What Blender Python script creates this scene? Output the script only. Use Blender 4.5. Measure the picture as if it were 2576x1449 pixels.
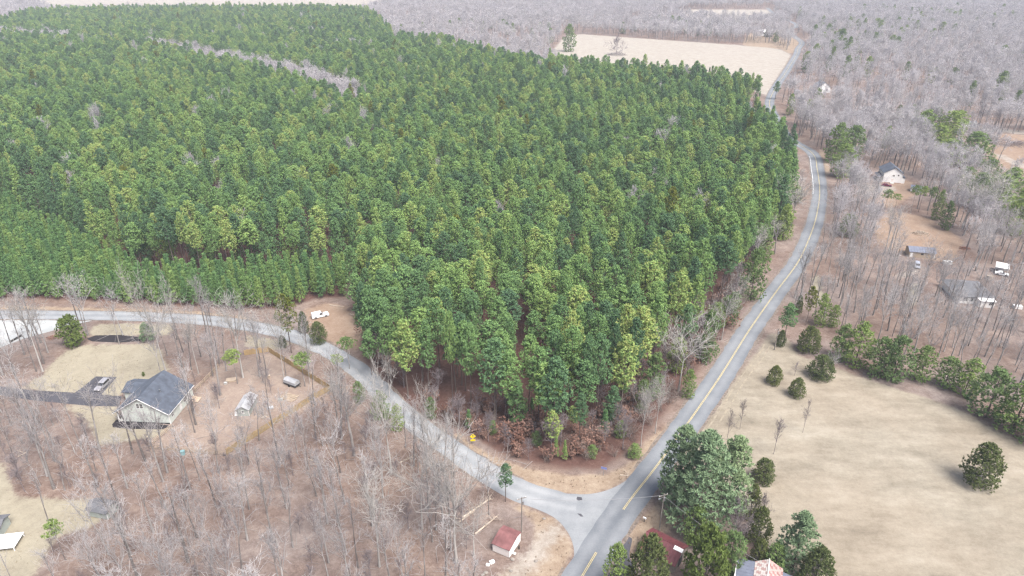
import bpy, math, random
import numpy as np
from mathutils import Vector, Matrix
random.seed(11); RNG = np.random.default_rng(11)
SC = bpy.context.scene
for o in list(bpy.data.objects): bpy.data.objects.remove(o)

# ------------------------------------------------------------------ camera, sky, sun, exposure
CAM_H, PITCH, LENS = 110.0, 26.5, 24.0
cam = bpy.data.objects.new('camera', bpy.data.cameras.new('camera')); SC.collection.objects.link(cam)
cam.location = (0, 0, CAM_H); cam.rotation_euler = (math.radians(90 - PITCH), 0, 0)
cam.data.lens = LENS; cam.data.sensor_width = 36; cam.data.clip_start = 1; cam.data.clip_end = 30000
SC.camera = cam
SUN_EL, SUN_AZ = math.radians(60), math.radians(138)      # azimuth measured clockwise from +Y
W = bpy.data.worlds.new('World'); SC.world = W; W.use_nodes = True
nt = W.node_tree; nt.nodes.clear()
sky = nt.nodes.new('ShaderNodeTexSky'); sky.sky_type = 'NISHITA'; sky.sun_disc = False
sky.sun_elevation = SUN_EL; sky.sun_rotation = SUN_AZ
sky.air_density = 1.0; sky.dust_density = 6.0; sky.ozone_density = 1.5
bg = nt.nodes.new('ShaderNodeBackground'); bg.inputs['Strength'].default_value = 0.052
wo = nt.nodes.new('ShaderNodeOutputWorld')
nt.links.new(sky.outputs[0], bg.inputs['Color']); nt.links.new(bg.outputs[0], wo.inputs['Surface'])
sd_ = bpy.data.lights.new('sun', 'SUN'); sd_.energy = 1.5; sd_.angle = math.radians(32); sd_.color = (1, .965, .93)
sun = bpy.data.objects.new('sun', sd_); SC.collection.objects.link(sun)
sdir = Vector((math.sin(SUN_AZ) * math.cos(SUN_EL), math.cos(SUN_AZ) * math.cos(SUN_EL), math.sin(SUN_EL)))
sun.rotation_euler = sdir.to_track_quat('Z', 'Y').to_euler(); sun.location = (0, 0, 300)
SC.view_settings.view_transform = 'Standard'; SC.view_settings.look = 'None'
SC.view_settings.exposure = 2.20; SC.view_settings.gamma = 1; SC.view_settings.use_curve_mapping = False
SC.render.engine = 'CYCLES'
cy = SC.cycles
cy.max_bounces = 5; cy.diffuse_bounces = 3; cy.glossy_bounces = 2; cy.transmission_bounces = 2; cy.volume_bounces = 0
cy.transparent_max_bounces = 6; cy.use_denoising = True; cy.denoiser = 'OPENIMAGEDENOISE'; cy.denoising_prefilter = 'NONE'; cy.denoising_input_passes = 'RGB_ALBEDO_NORMAL'; cy.caustics_reflective = False; cy.caustics_refractive = False
cy.filter_width = 1.4; cy.use_adaptive_sampling = False

# ------------------------------------------------------------------ photo pixel <-> ground
F_ = 2576 * LENS / 36; C_, S_ = math.cos(math.radians(PITCH)), math.sin(math.radians(PITCH))
def G(u, v, z=0.0):
    a = (u - 1288) / F_; b = (v - 724.5) / F_
    t = (z - CAM_H) / (-S_ - b * C_)
    return (a * t, (C_ - b * S_) * t)
def PJ(x, y, z):
    dz = z - CAM_H; dep = y * C_ - dz * S_; dn = -y * S_ - dz * C_
    return 1288 + F_ * x / dep, 724.5 + F_ * dn / dep, dep
def GP(pts, z=0.0): return [G(u, v, z) for u, v in pts]
def hgt(u, v, vt):
    x, y = G(u, v); lo, hi = 0, 60
    for _ in range(40):
        m = (lo + hi) / 2
        if PJ(x, y, m)[1] > vt: lo = m
        else: hi = m
    return lo
def pxm(u, v): return PJ(*G(u, v), 0)[2] / F_          # metres per photo-display pixel there

# ------------------------------------------------------------------ scene helpers
COL = SC.collection
def link(o): COL.objects.link(o); return o
def tag(o, label=None, cat=None, group=None, kind=None):
    if label: o['label'] = label
    if cat: o['category'] = cat
    if group: o['group'] = group
    if kind: o['kind'] = kind
    return o
def empty(name, loc, rz=0, label=None, cat=None, group=None):
    o = bpy.data.objects.new(name, None); o.empty_display_size = .5
    o.location = (loc[0], loc[1], loc[2] if len(loc) > 2 else 0); o.rotation_euler = (0, 0, rz); link(o)
    return tag(o, label, cat, group)
def mesh_np(name, V, Fc, mats=(), attrs=None, midx=None, smooth=False):
    V = np.asarray(V, np.float32).reshape(-1, 3); me = bpy.data.meshes.new(name)
    if isinstance(Fc, np.ndarray):
        n, k = Fc.shape
        me.vertices.add(len(V)); me.vertices.foreach_set('co', V.ravel())
        me.loops.add(n * k); me.loops.foreach_set('vertex_index', Fc.astype(np.int32).ravel())
        me.polygons.add(n); me.polygons.foreach_set('loop_start', np.arange(0, n * k, k, dtype=np.int32))
    else:
        me.from_pydata([tuple(map(float, v)) for v in V], [], Fc)
    for m in mats: me.materials.append(m)
    if midx is not None: me.polygons.foreach_set('material_index', np.asarray(midx, np.int32))
    for k_, a in (attrs or {}).items():
        at = me.attributes.new(k_, 'FLOAT', 'POINT'); at.data.foreach_set('value', np.asarray(a, np.float32))
    if smooth: me.polygons.foreach_set('use_smooth', np.ones(len(me.polygons), bool))
    me.update(calc_edges=True); return me
def put(name, me, parent=None, loc=None, rz=0):
    o = bpy.data.objects.new(name, me)
    if parent: o.parent = parent
    if loc: o.location = loc
    if rz: o.rotation_euler = (0, 0, rz)
    return link(o)
class MB:
    """collects boxes, prisms and tubes in one mesh"""
    def __init__(s): s.v = []; s.f = []
    def add(s, V, Fc):
        n = len(s.v); s.v += [tuple(p) for p in V]; s.f += [tuple(i + n for i in f) for f in Fc]; return s
    def box(s, x0, x1, y0, y1, z0, z1):
        V = [(x0, y0, z0), (x1, y0, z0), (x1, y1, z0), (x0, y1, z0), (x0, y0, z1), (x1, y0, z1), (x1, y1, z1), (x0, y1, z1)]
        return s.add(V, [(3, 2, 1, 0), (4, 5, 6, 7), (0, 1, 5, 4), (1, 2, 6, 5), (2, 3, 7, 6), (3, 0, 4, 7)])
    def prism(s, poly, axis, a, b):
        """2-D polygon extruded along axis from a to b"""
        def P(p, t): return {'x': (t, p[0], p[1]), 'y': (p[0], t, p[1]), 'z': (p[0], p[1], t)}[axis]
        n = len(poly); V = [P(p, a) for p in poly] + [P(p, b) for p in poly]
        return s.add(V, [tuple(range(n))[::-1], tuple(range(n, 2 * n))] + [(i, (i + 1) % n, n + (i + 1) % n, n + i) for i in range(n)])
    def slab(s, q, t):
        """quad given by 4 points, thickened downwards by t along its normal"""
        q = [Vector(p) for p in q]; nrm = (q[1] - q[0]).cross(q[3] - q[0]).normalized()
        if nrm.z < 0: q = q[::-1]; nrm = -nrm
        V = [p - nrm * t for p in q] + q
        return s.add(V, [(3, 2, 1, 0), (4, 5, 6, 7), (0, 1, 5, 4), (1, 2, 6, 5), (2, 3, 7, 6), (3, 0, 4, 7)])
    def tube(s, p, q, r, r2=None, n=8):
        p = Vector(p); q = Vector(q); r2 = r if r2 is None else r2
        d = (q - p).normalized(); a = d.orthogonal().normalized(); b = d.cross(a)
        V = []
        for c, rr in ((p, r), (q, r2)):
            V += [c + (a * math.cos(6.2832 * i / n) + b * math.sin(6.2832 * i / n)) * rr for i in range(n)]
        return s.add(V, [tuple(range(n))[::-1], tuple(range(n, 2 * n))] + [(i, (i + 1) % n, n + (i + 1) % n, n + i) for i in range(n)])
    def mesh(s, name, mat):
        me = bpy.data.meshes.new(name); me.from_pydata([tuple(map(float, v)) for v in s.v], [], s.f)
        me.materials.append(mat); me.update(); return me
    def build(s, name, mat, parent=None, **k): return put(name, s.mesh(name, mat), parent, **k)

# ------------------------------------------------------------------ materials
def mat(name, col=(.5, .5, .5), rough=.85, spec=.3, var=.12, scale=1.2, metal=0, bump=0):
    col = tuple(c * .74 for c in col)
    m = bpy.data.materials.new(name); m.use_nodes = True; t = m.node_tree; b = t.nodes['Principled BSDF']
    b.inputs['Roughness'].default_value = rough; b.inputs['Metallic'].default_value = metal
    b.inputs['Specular IOR Level'].default_value = spec
    n = t.nodes.new('ShaderNodeTexNoise'); n.inputs['Scale'].default_value = scale; n.inputs['Detail'].default_value = 6
    g = t.nodes.new('ShaderNodeNewGeometry'); t.links.new(g.outputs['Position'], n.inputs['Vector'])
    mx = t.nodes.new('ShaderNodeMix'); mx.data_type = 'RGBA'
    mx.inputs[6].default_value = (*[c * (1 - var) for c in col], 1); mx.inputs[7].default_value = (*[min(1, c * (1 + var)) for c in col], 1)
    r = t.nodes.new('ShaderNodeMapRange'); r.inputs[1].default_value = .3; r.inputs[2].default_value = .7
    t.links.new(n.outputs[0], r.inputs[0]); t.links.new(r.outputs[0], mx.inputs[0]); t.links.new(mx.outputs[2], b.inputs['Base Color'])
    if bump:
        bp = t.nodes.new('ShaderNodeBump'); bp.inputs['Strength'].default_value = bump; bp.inputs['Distance'].default_value = .05
        t.links.new(n.outputs[0], bp.inputs['Height']); t.links.new(bp.outputs[0], b.inputs['Normal'])
    return m
def foliage(name, stops, transl=.12):
    """leaf colour differs from tree to tree (Object Info random) and a little from clump to clump (attribute v)"""
    m = bpy.data.materials.new(name); m.use_nodes = True; t = m.node_tree; t.nodes.clear()
    oi = t.nodes.new('ShaderNodeObjectInfo'); at = t.nodes.new('ShaderNodeAttribute'); at.attribute_name = 'v'
    sc = t.nodes.new('ShaderNodeMath'); sc.operation = 'MULTIPLY_ADD'; sc.inputs[1].default_value = .3; sc.inputs[2].default_value = -.15
    t.links.new(at.outputs['Fac'], sc.inputs[0])
    ad = t.nodes.new('ShaderNodeMath'); ad.operation = 'ADD'; t.links.new(oi.outputs['Random'], ad.inputs[0]); t.links.new(sc.outputs[0], ad.inputs[1])
    cr = t.nodes.new('ShaderNodeValToRGB'); e = cr.color_ramp.elements
    while len(e) < len(stops): e.new(.5)
    for k, (p, c) in enumerate(stops): e[k].position = p; e[k].color = (*c, 1)
    t.links.new(ad.outputs[0], cr.inputs[0])
    d = t.nodes.new('ShaderNodeBsdfDiffuse'); tr = t.nodes.new('ShaderNodeBsdfTranslucent'); mx = t.nodes.new('ShaderNodeMixShader')
    mx.inputs[0].default_value = transl; out = t.nodes.new('ShaderNodeOutputMaterial')
    t.links.new(cr.outputs[0], d.inputs[0]); t.links.new(cr.outputs[0], tr.inputs[0])
    t.links.new(d.outputs[0], mx.inputs[1]); t.links.new(tr.outputs[0], mx.inputs[2]); t.links.new(mx.outputs[0], out.inputs[0])
    return m
def bark(name, a, b, c=None):
    a, b, c = [tuple(x * .71 for x in q) if q else None for q in (a, b, c)]
    m = bpy.data.materials.new(name); m.use_nodes = True; t = m.node_tree; t.nodes.clear()
    oi = t.nodes.new('ShaderNodeObjectInfo'); cr = t.nodes.new('ShaderNodeValToRGB'); e = cr.color_ramp.elements
    e[0].color = (*a, 1); e[1].color = (*b, 1)
    if c: x = e.new(.5); x.color = (*c, 1)
    at = t.nodes.new('ShaderNodeAttribute'); at.attribute_name = 'v'
    ad = t.nodes.new('ShaderNodeMath'); ad.operation = 'MULTIPLY_ADD'; ad.inputs[1].default_value = .45; 
    t.links.new(at.outputs['Fac'], ad.inputs[0]); 
    hs = t.nodes.new('ShaderNodeMath'); hs.operation = 'MULTIPLY'; hs.inputs[1].default_value = .6
    t.links.new(oi.outputs['Random'], hs.inputs[0]); t.links.new(hs.outputs[0], ad.inputs[2]); t.links.new(ad.outputs[0], cr.inputs[0])
    d = t.nodes.new('ShaderNodeBsdfDiffuse'); out = t.nodes.new('ShaderNodeOutputMaterial')
    t.links.new(cr.outputs[0], d.inputs[0]); t.links.new(d.outputs[0], out.inputs[0]); return m

M = dict(
    pine=foliage('pine_needles', [(0, (.088, .158, .088)), (.2, (.120, .212, .097)), (.48, (.165, .275, .104)), (.75, (.218, .332, .112)), (.94, (.272, .372, .122)), (1, (.32, .37, .13))]),
    young=foliage('young_pine_needles', [(0, (.115, .220, .095)), (.6, (.165, .280, .100)), (1, (.235, .335, .108))]),
    olive=foliage('olive_needles', [(0, (.122, .185, .078)), (.6, (.176, .252, .084)), (1, (.235, .31, .092))]),
    cedar=foliage('cedar_scales', [(0, (.092, .122, .054)), (1, (.150, .176, .062))], .1),
    white_pine=foliage('blue_green_needles', [(0, (.165, .240, .140)), (1, (.245, .325, .175))]),
    bright=foliage('light_green_leaves', [(0, (.11, .155, .045)), (1, (.155, .20, .06))]),
    yellow=foliage('yellow_green_needles', [(0, (.12, .14, .030)), (1, (.17, .19, .040))]),
    russet=foliage('dry_russet_leaves', [(0, (.19, .105, .080)), (.5, (.27, .165, .13)), (1, (.34, .225, .18))]),
    bark_pine=bark('pine_bark', (.12, .09, .08), (.24, .20, .18)),
    bark=bark('grey_bark', (.125, .11, .105), (.50, .48, .465), (.27, .25, .24)),
    twig=bark('grey_twigs', (.30, .285, .29), (.62, .60, .60), (.45, .43, .43)),
    far_twig=bark('brightened_far_twigs', (.42, .40, .415), (.72, .69, .71), (.57, .545, .565)), far_bark=bark('far_grey_bark', (.16, .145, .145), (.34, .32, .32), (.24, .225, .225)),  # paler copy of grey_twigs for distant trees, colour brightened against their shading
    pale=bark('pale_bark', (.40, .38, .36), (.60, .58, .55)),
    purple=bark('purple_grey_twigs', (.22, .19, .20), (.32, .28, .29)),
    brush=bark('brown_twigs', (.19, .15, .13), (.40, .345, .315)),
    white=mat('white_paint', (1.0, 1.0, .99), .5, var=.04), siding=mat('sage_siding', (.72, .78, .73), .6, var=.04),
    cream=mat('cream_paint', (.90, .84, .80), .6, var=.05), grey_wall=mat('grey_siding', (.46, .51, .47), .7, var=.06),
    shingle=mat('dark_blue_shingle', (.095, .112, .145), .9, var=.25, scale=.8), shingle2=mat('grey_shingle', (.16, .165, .18), .9, var=.2, scale=.8),
    metal_red=mat('red_metal_roof', (.155, .050, .058), .55, var=.18, scale=.7), red2=mat('dull_red_roof', (.22, .10, .10), .75, var=.3, scale=.6),
    metal_blue=mat('blue_grey_metal_roof', (.17, .19, .25), .5, var=.15), tan_wall=mat('tan_metal_wall', (.52, .42, .31), .6, var=.05),
    glass=mat('dark_glass', (.02, .025, .03), .1, .6, var=.1), black=mat('black_rubber', (.02, .02, .02), .8), steel=mat('grey_steel', (.42, .43, .45), .4, var=.05, metal=.6),
    wood=mat('fresh_fence_wood', (.52, .37, .19), .8, var=.14, scale=.9), wood2=mat('weathered_fence_wood', (.42, .315, .18), .8, var=.16, scale=.9),
    rail=mat('rail_wood', (.52, .42, .32), .8, var=.15), pole=mat('pole_wood', (.26, .235, .21), .9, var=.15), dark=mat('dark_trim', (.05, .05, .055), .8),
    yellow_sign=mat('yellow_sign', (.80, .62, .02), .5, var=.03), blue_sign=mat('blue_sign', (.25, .30, .62), .5, var=.03),
    car_white=mat('white_car_paint', (1.0, 1.01, 1.02), .25, .5, var=.02), car_red=mat('maroon_car_paint', (.16, .012, .05), .25, .5, var=.02),
    car_silver=mat('silver_car_paint', (.34, .34, .37), .3, .5, var=.03), car_blue=mat('grey_blue_car_paint', (.42, .46, .55), .3, .5, var=.03),
    shingle_pink=mat('faded_red_shingle', (.50, .33, .31), .8, var=.15), shingle_pale=mat('faded_white_shingle', (.66, .60, .57), .8, var=.1), pink=mat('tan_pink_shingle', (.33, .19, .18), .8, var=.15),
    wire=mat('wire', (.35, .35, .36), .6), log=mat('cut_log', (.52, .44, .36), .9, var=.2), tarp=mat('grey_tarp', (.45, .46, .48), .6), teal=mat('teal_plastic', (.22, .42, .45), .5),
    brick=mat('brick_red', (.28, .13, .09), .9), concrete=mat('pale_concrete', (.55, .55, .53), .9), yellow_paint=mat('yellow_road_paint', (.62, .51, .24), .8, var=.18, scale=2.0))

# ------------------------------------------------------------------ ground zones (signed distances in metres, positive inside)
def poly_sd(X, Y, poly):
    P = np.asarray(poly, float); Q = np.roll(P, -1, 0); d2 = np.full(X.shape, 1e18); ins = np.zeros(X.shape, bool)
    for (x0, y0), (x1, y1) in zip(P, Q):
        ex, ey = x1 - x0, y1 - y0; L = ex * ex + ey * ey + 1e-9
        t = np.clip(((X - x0) * ex + (Y - y0) * ey) / L, 0, 1)
        d2 = np.minimum(d2, (X - x0 - t * ex) ** 2 + (Y - y0 - t * ey) ** 2)
        c = ((y0 > Y) != (y1 > Y)) & (X < ex * (Y - y0) / (ey + 1e-12) + x0); ins ^= c
    d = np.sqrt(d2); return np.where(ins, d, -d)
def line_d(X, Y, pts):
    d2 = np.full(X.shape, 1e18)
    for (x0, y0), (x1, y1) in zip(pts[:-1], pts[1:]):
        ex, ey = x1 - x0, y1 - y0; L = ex * ex + ey * ey + 1e-9
        t = np.clip(((X - x0) * ex + (Y - y0) * ey) / L, 0, 1)
        d2 = np.minimum(d2, (X - x0 - t * ex) ** 2 + (Y - y0 - t * ey) ** 2)
    return np.sqrt(d2)
def spline(pts, step=2.0):
    P = [Vector((*p, 0)) for p in pts]; P = [2 * P[0] - P[1]] + P + [2 * P[-1] - P[-2]]; out = []
    for i in range(1, len(P) - 2):
        n = max(2, int((P[i + 1] - P[i]).length / step))
        for k in range(n):
            t = k / n; a, b, c, d = P[i - 1], P[i], P[i + 1], P[i + 2]
            q = .5 * ((2 * b) + (c - a) * t + (2 * a - 5 * b + 4 * c - d) * t * t + (3 * b - a - 3 * c + d) * t ** 3); out.append((q.x, q.y))
    out.append((P[-2].x, P[-2].y)); return out
MAIN = spline([(-14, 43), (0, 70), G(1465, 1449), G(1568, 1282), G(1667, 1152), G(1799, 966), G(1884, 832), G(1951, 736), G(2007, 660), G(2037, 596),
               G(2054, 543), G(2062, 483), G(2056, 427), G(2043, 385), (179, 440), (191, 500), G(1936, 257), G(1953, 217), G(1976, 183), (326, 820), G(2008, 122), G(2017, 107), G(1996, 90), G(1985, 76), G(2003, 62), (480, 1330), (520, 1500)])
SIDE = spline([(20, 104.5), G(1500, 1276), G(1420, 1264), G(1315, 1234), G(1225, 1188), G(1120, 1118), G(1050, 1068), G(985, 1012), G(930, 956), G(880, 915), G(820, 880), G(740, 846), G(660, 826), G(560, 810), G(450, 801), G(300, 795), G(150, 793), G(0, 792), G(-150, 793), G(-400, 800)])
Z = {}
Z['field'] = [GP([(1690, 1160), (1760, 1070), (1850, 950), (1910, 875), (1935, 840), (1965, 840), (1990, 862), (2010, 895), (2080, 915), (2130, 935), (2170, 950), (2250, 975), (2400, 1025), (2480, 1065), (2576, 1118), (2900, 1270), (3300, 1600), (3300, 2100), (2100, 2100), (1990, 1480), (1920, 1400), (1880, 1300), (1800, 1180)])]
Z['lawn'] = [GP([(140, 905), (170, 880), (222, 868), (385, 866), (412, 888), (425, 940), (395, 955), (330, 965), (300, 1000), (205, 1008), (100, 985), (60, 975), (105, 945)]),
             GP([(240, 813), (440, 817), (432, 842), (222, 846)]), GP([(160, 1020), (290, 1022), (300, 1065), (420, 1082), (380, 1105), (250, 1118), (215, 1060)]),
             GP([(620, 842), (740, 862), (700, 880), (620, 870)]),
             GP([(-260, 1130), (10, 1165), (35, 1245), (110, 1252), (225, 1258), (262, 1300), (215, 1335), (150, 1345), (115, 1400), (70, 1470), (-100, 1700), (-400, 1500)]),
             GP([(2040, 700), (2060, 690), (2075, 760), (2050, 770)]), GP([(2290, 715), (2312, 712), (2305, 770), (2282, 770)])]
Z['verge'] = [GP([(1150, 1090), (1180, 1112), (1240, 1150), (1330, 1180), (1430, 1196), (1520, 1195), (1585, 1165), (1650, 1090), (1690, 1060), (1660, 1120), (1600, 1190), (1545, 1225), (1480, 1246), (1400, 1240), (1310, 1216), (1240, 1182), (1120, 1098)]),
              GP([(0, 768), (300, 776), (500, 784), (640, 800), (660, 815), (560, 802), (300, 788), (0, 786)]),
              GP([(1280, 1262), (1350, 1285), (1395, 1305), (1425, 1340), (1440, 1385), (1420, 1430), (1400, 1500), (1330, 1560), (1250, 1449), (1340, 1395), (1350, 1320)]),
              GP([(1590, 1330), (1680, 1235), (1720, 1250), (1690, 1330), (1610, 1380), (1575, 1385)]),
              GP([(1868, 113), (1880, 84), (1985, 70), (2012, 104), (1992, 138), (1960, 122), (1880, 118)]), GP([(1985, 155), (1992, 138), (1962, 205), (1945, 240), (1932, 245), (1955, 200)]), GP([(2062, 375), (2080, 390), (2090, 440), (2072, 440), (2055, 400)])]
Z['soil'] = [GP([(755, 800), (770, 778), (820, 762), (870, 770), (905, 800), (925, 850), (905, 885), (850, 868), (800, 850), (780, 830)]),
             GP([(2195, 560), (2240, 532), (2330, 545), (2390, 580), (2425, 605), (2400, 665), (2340, 655), (2280, 640), (2210, 615)]),
             GP([(2170, 462), (2220, 450), (2290, 455), (2310, 485), (2250, 520), (2190, 520), (2160, 490)]),
             GP([(2440, 332), (2576, 340), (2800, 360), (2800, 440), (2576, 448), (2500, 405), (2455, 360)])]
Z['far'] = [GP([(1420, 92), (1460, 86), (1660, 100), (1850, 113), (1880, 116), (1960, 122), (1990, 138), (1975, 165), (1950, 205), (1932, 240), (1900, 230), (1700, 190), (1400, 165), (1380, 140)]),
            GP([(1700, 40), (1730, 24), (1940, 24), (1945, 58), (1800, 55)]), GP([(140, 37), (900, 38), (1000, 6), (1000, -40), (0, -40)]), GP([(2030, 22), (2060, 18), (2060, 28), (2030, 30)])]
Z['gravel'] = [GP([(1255, 1449), (1300, 1405), (1345, 1360), (1385, 1318), (1412, 1310), (1425, 1335), (1390, 1375), (1350, 1420), (1320, 1475), (1260, 1500)]),
               GP([(2165, 468), (2215, 464), (2250, 470), (2255, 480), (2200, 487), (2165, 482)]),
               GP([(2440, 318), (2576, 330), (2700, 340), (2700, 348), (2576, 338), (2440, 325)]), GP([(2495, 380), (2520, 388), (2576, 413), (2700, 480), (2700, 495), (2576, 425), (2510, 396)]),
               GP([(2260, 700), (2310, 690), (2318, 660), (2296, 655), (2290, 685), (2255, 692)])]
PINE_POLY = GP([(905, 700), (880, 770), (915, 860), (905, 905), (960, 955), (1010, 1012), (1100, 1045), (1250, 1066), (1370, 1108), (1480, 1115), (1560, 1062), (1640, 985), (1700, 935), (1760, 870), (1830, 770), (1895, 680), (1940, 610), (1975, 540), (1990, 480), (1985, 425), (1965, 380)]) + \
            [(160, 470), (176, 540)] + GP([(1938, 215), (1934, 192), (1900, 182), (1700, 158), (1450, 143), (1260, 128), (1170, 102), (1105, 82), (1060, 86), (1000, 80), (960, 45), (930, 20), (900, 12), (800, 10), (500, 14), (250, 12), (60, 22), (0, 45), (-300, 60)], 21) + GP([(-500, 520)], 20) + GP([(0, 485), (120, 540), (240, 602), (345, 652), (480, 655), (640, 655), (870, 640)], 12)
YOUNG_POLY = GP([(-500, 752), (0, 752), (200, 758), (400, 768), (600, 782), (700, 780), (745, 768), (800, 752), (862, 752), (880, 730)]) + GP([(872, 622), (640, 628), (480, 640), (345, 636), (240, 588), (120, 528), (0, 472), (-500, 300)], 12)
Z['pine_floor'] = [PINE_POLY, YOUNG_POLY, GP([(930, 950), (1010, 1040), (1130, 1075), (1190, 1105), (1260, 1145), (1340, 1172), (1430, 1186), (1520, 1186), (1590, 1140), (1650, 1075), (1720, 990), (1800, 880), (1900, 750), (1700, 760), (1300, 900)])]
Z['yard'] = [GP([(620, 895), (676, 886), (830, 984), (745, 1038), (570, 1146), (375, 1130), (440, 1075), (490, 985), (550, 925)])]
DRIVE = GP([(-300, 945), (0, 972), (83, 982), (188, 988), (204, 977), (241, 947), (294, 949), (255, 993), (306, 997), (300, 1023), (223, 1021), (80, 1007), (0, 994), (-300, 975)])
PAD = GP([(-200, 786), (0, 790), (160, 800), (232, 807), (180, 818), (140, 830), (60, 852), (0, 875), (-200, 960)])
BEDS = [GP([(218, 852), (240, 844), (300, 842.5), (356, 848), (352, 858), (300, 862), (232, 859)]), GP([(282, 1068), (292, 1056), (306, 1056), (440, 1072), (405, 1080), (320, 1079), (284, 1075)])]
STREAM = GP([(-200, 70), (0, 84), (200, 102), (390, 114), (480, 132), (560, 149), (700, 173), (800, 202), (850, 228), (905, 258)], 12)
def zsd(name, X, Y):
    d = np.full(X.shape, -1e9)
    for p in Z[name]: d = np.maximum(d, poly_sd(X, Y, p))
    return d

def axis(lo, hi, a, b, s0, gr):
    xs = list(np.arange(a, b + .01, s0)); s = s0; x = xs[-1]
    while x < hi: s *= gr; x += s; xs.append(x)
    s = s0; x = xs[0]; pre = []
    while x > lo: s *= gr; x -= s; pre.append(x)
    return np.array(pre[::-1] + xs)
gx = axis(-6000, 6000, -170, 260, 1.7, 1.06); gy = axis(-300, 6500, 70, 420, 1.7, 1.045)
GX, GY = np.meshgrid(gx, gy); nx, ny = len(gx), len(gy)
ZN = ['field', 'lawn', 'verge', 'soil', 'far', 'gravel', 'pine_floor', 'yard']
SDS = {k: np.clip(zsd(k, GX, GY), -60, 60) for k in ZN}

def ground_material():
    m = bpy.data.materials.new('ground'); m.use_nodes = True; t = m.node_tree; N, L = t.nodes, t.links
    b = N['Principled BSDF']; b.inputs['Roughness'].default_value = 1; b.inputs['Specular IOR Level'].default_value = .05
    g = N.new('ShaderNodeNewGeometry')
    def noise(s, det=6, rough=.6, sx=1, sy=1, rot=0, off=0):
        mp = N.new('ShaderNodeMapping'); mp.inputs['Scale'].default_value = (sx, sy, 1); mp.inputs['Rotation'].default_value = (0, 0, rot); mp.inputs['Location'].default_value = (off, off, off)
        L.new(g.outputs['Position'], mp.inputs[0])
        n = N.new('ShaderNodeTexNoise'); n.inputs['Scale'].default_value = s; n.inputs['Detail'].default_value = det; n.inputs['Roughness'].default_value = rough
        L.new(mp.outputs[0], n.inputs['Vector']); return n.outputs[0]
    def ramp(fac, stops):
        cr = N.new('ShaderNodeValToRGB'); e = cr.color_ramp.elements
        while len(e) < len(stops): e.new(.5)
        for k, (p, c) in enumerate(stops): e[k].position = p; e[k].color = (c[0] * .645, c[1] * .65, c[2] * .665, 1)
        L.new(fac, cr.inputs[0]); return cr.outputs[0]
    def mixc(f, a, bb, blend='MIX', fv=None):
        x = N.new('ShaderNodeMix'); x.data_type = 'RGBA'; x.blend_type = blend
        if f is None: x.inputs[0].default_value = fv
        else: L.new(f, x.inputs[0])
        L.new(a, x.inputs[6]); L.new(bb, x.inputs[7]); return x.outputs[2]
    def math_(op, a, bb=None, cc=None):
        x = N.new('ShaderNodeMath'); x.operation = op
        for i, q in enumerate((a, bb, cc)):
            if q is None: continue
            if isinstance(q, (int, float)): x.inputs[i].default_value = q
            else: L.new(q, x.inputs[i])
        return x.outputs[0]
    big = noise(.035, 5, .6); mid = noise(.22, 8, .68, off=7); fine = noise(1.5, 8, .75, off=31); speck = noise(4.5, 4, .8, off=3)
    streak = noise(.05, 8, .7, 1, 3.2, .75, 50)
    edge = math_('ADD', math_('MULTIPLY', math_('SUBTRACT', mid, .5), 5.5), math_('MULTIPLY', math_('SUBTRACT', fine, .5), 3.0))
    def mask(k, feather=.5, amp=1.0, bias=0):
        a = N.new('ShaderNodeAttribute'); a.attribute_name = 'z_' + k
        s = math_('ADD', a.outputs['Fac'], math_('MULTIPLY', edge, amp))
        r = N.new('ShaderNodeMapRange'); r.interpolation_type = 'SMOOTHSTEP'; r.inputs[1].default_value = -feather + bias; r.inputs[2].default_value = feather + bias
        L.new(s, r.inputs[0]); return r.outputs[0]
    f1 = math_('ADD', math_('MULTIPLY', mid, .5), math_('MULTIPLY', fine, .5))
    f2 = math_('ADD', math_('MULTIPLY', f1, .72), math_('MULTIPLY', speck, .28))
    litter = ramp(f2, [(.34, (.105, .066, .052)), (.45, (.192, .132, .106)), (.53, (.280, .208, .169)), (.61, (.385, .30, .243)), (.70, (.49, .42, .355))])
    grey = ramp(f2, [(.36, (.165, .140, .130)), (.5, (.265, .230, .215)), (.64, (.40, .36, .335))])
    r = N.new('ShaderNodeMapRange'); r.inputs[1].default_value = .42; r.inputs[2].default_value = .64; L.new(big, r.inputs[0])
    col = mixc(math_('MULTIPLY', r.outputs[0], .6), litter, grey)
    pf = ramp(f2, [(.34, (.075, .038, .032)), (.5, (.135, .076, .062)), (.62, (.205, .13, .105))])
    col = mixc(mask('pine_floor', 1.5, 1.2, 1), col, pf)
    yd = ramp(f2, [(.34, (.27, .20, .16)), (.5, (.37, .29, .235)), (.66, (.47, .40, .32))]); col = mixc(math_('MULTIPLY', mask('yard', 2), .8), col, yd)
    vg = ramp(f2, [(.34, (.21, .145, .105)), (.47, (.33, .25, .18)), (.58, (.43, .345, .255)), (.68, (.50, .43, .33))]); col = mixc(mask('verge', .8, .45), col, vg)
    so = ramp(f2, [(.32, (.23, .145, .10)), (.5, (.33, .24, .175)), (.66, (.44, .35, .27))]); col = mixc(mask('soil', 1.2, .9), col, so)
    sm = math_('ADD', math_('MULTIPLY', streak, .46), math_('MULTIPLY', f2, .54))
    fl = ramp(sm, [(.37, (.19, .172, .135)), (.455, (.290, .258, .200)), (.53, (.375, .335, .262)), (.62, (.47, .43, .35))])
    warm = ramp(sm, [(.37, (.205, .165, .12)), (.5, (.335, .28, .21)), (.62, (.43, .37, .285))])
    fl = mixc(math_('MULTIPLY', math_('SUBTRACT', 1, r.outputs[0]), .55), fl, warm)
    col = mixc(mask('field', 1, .5), col, fl)
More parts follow.
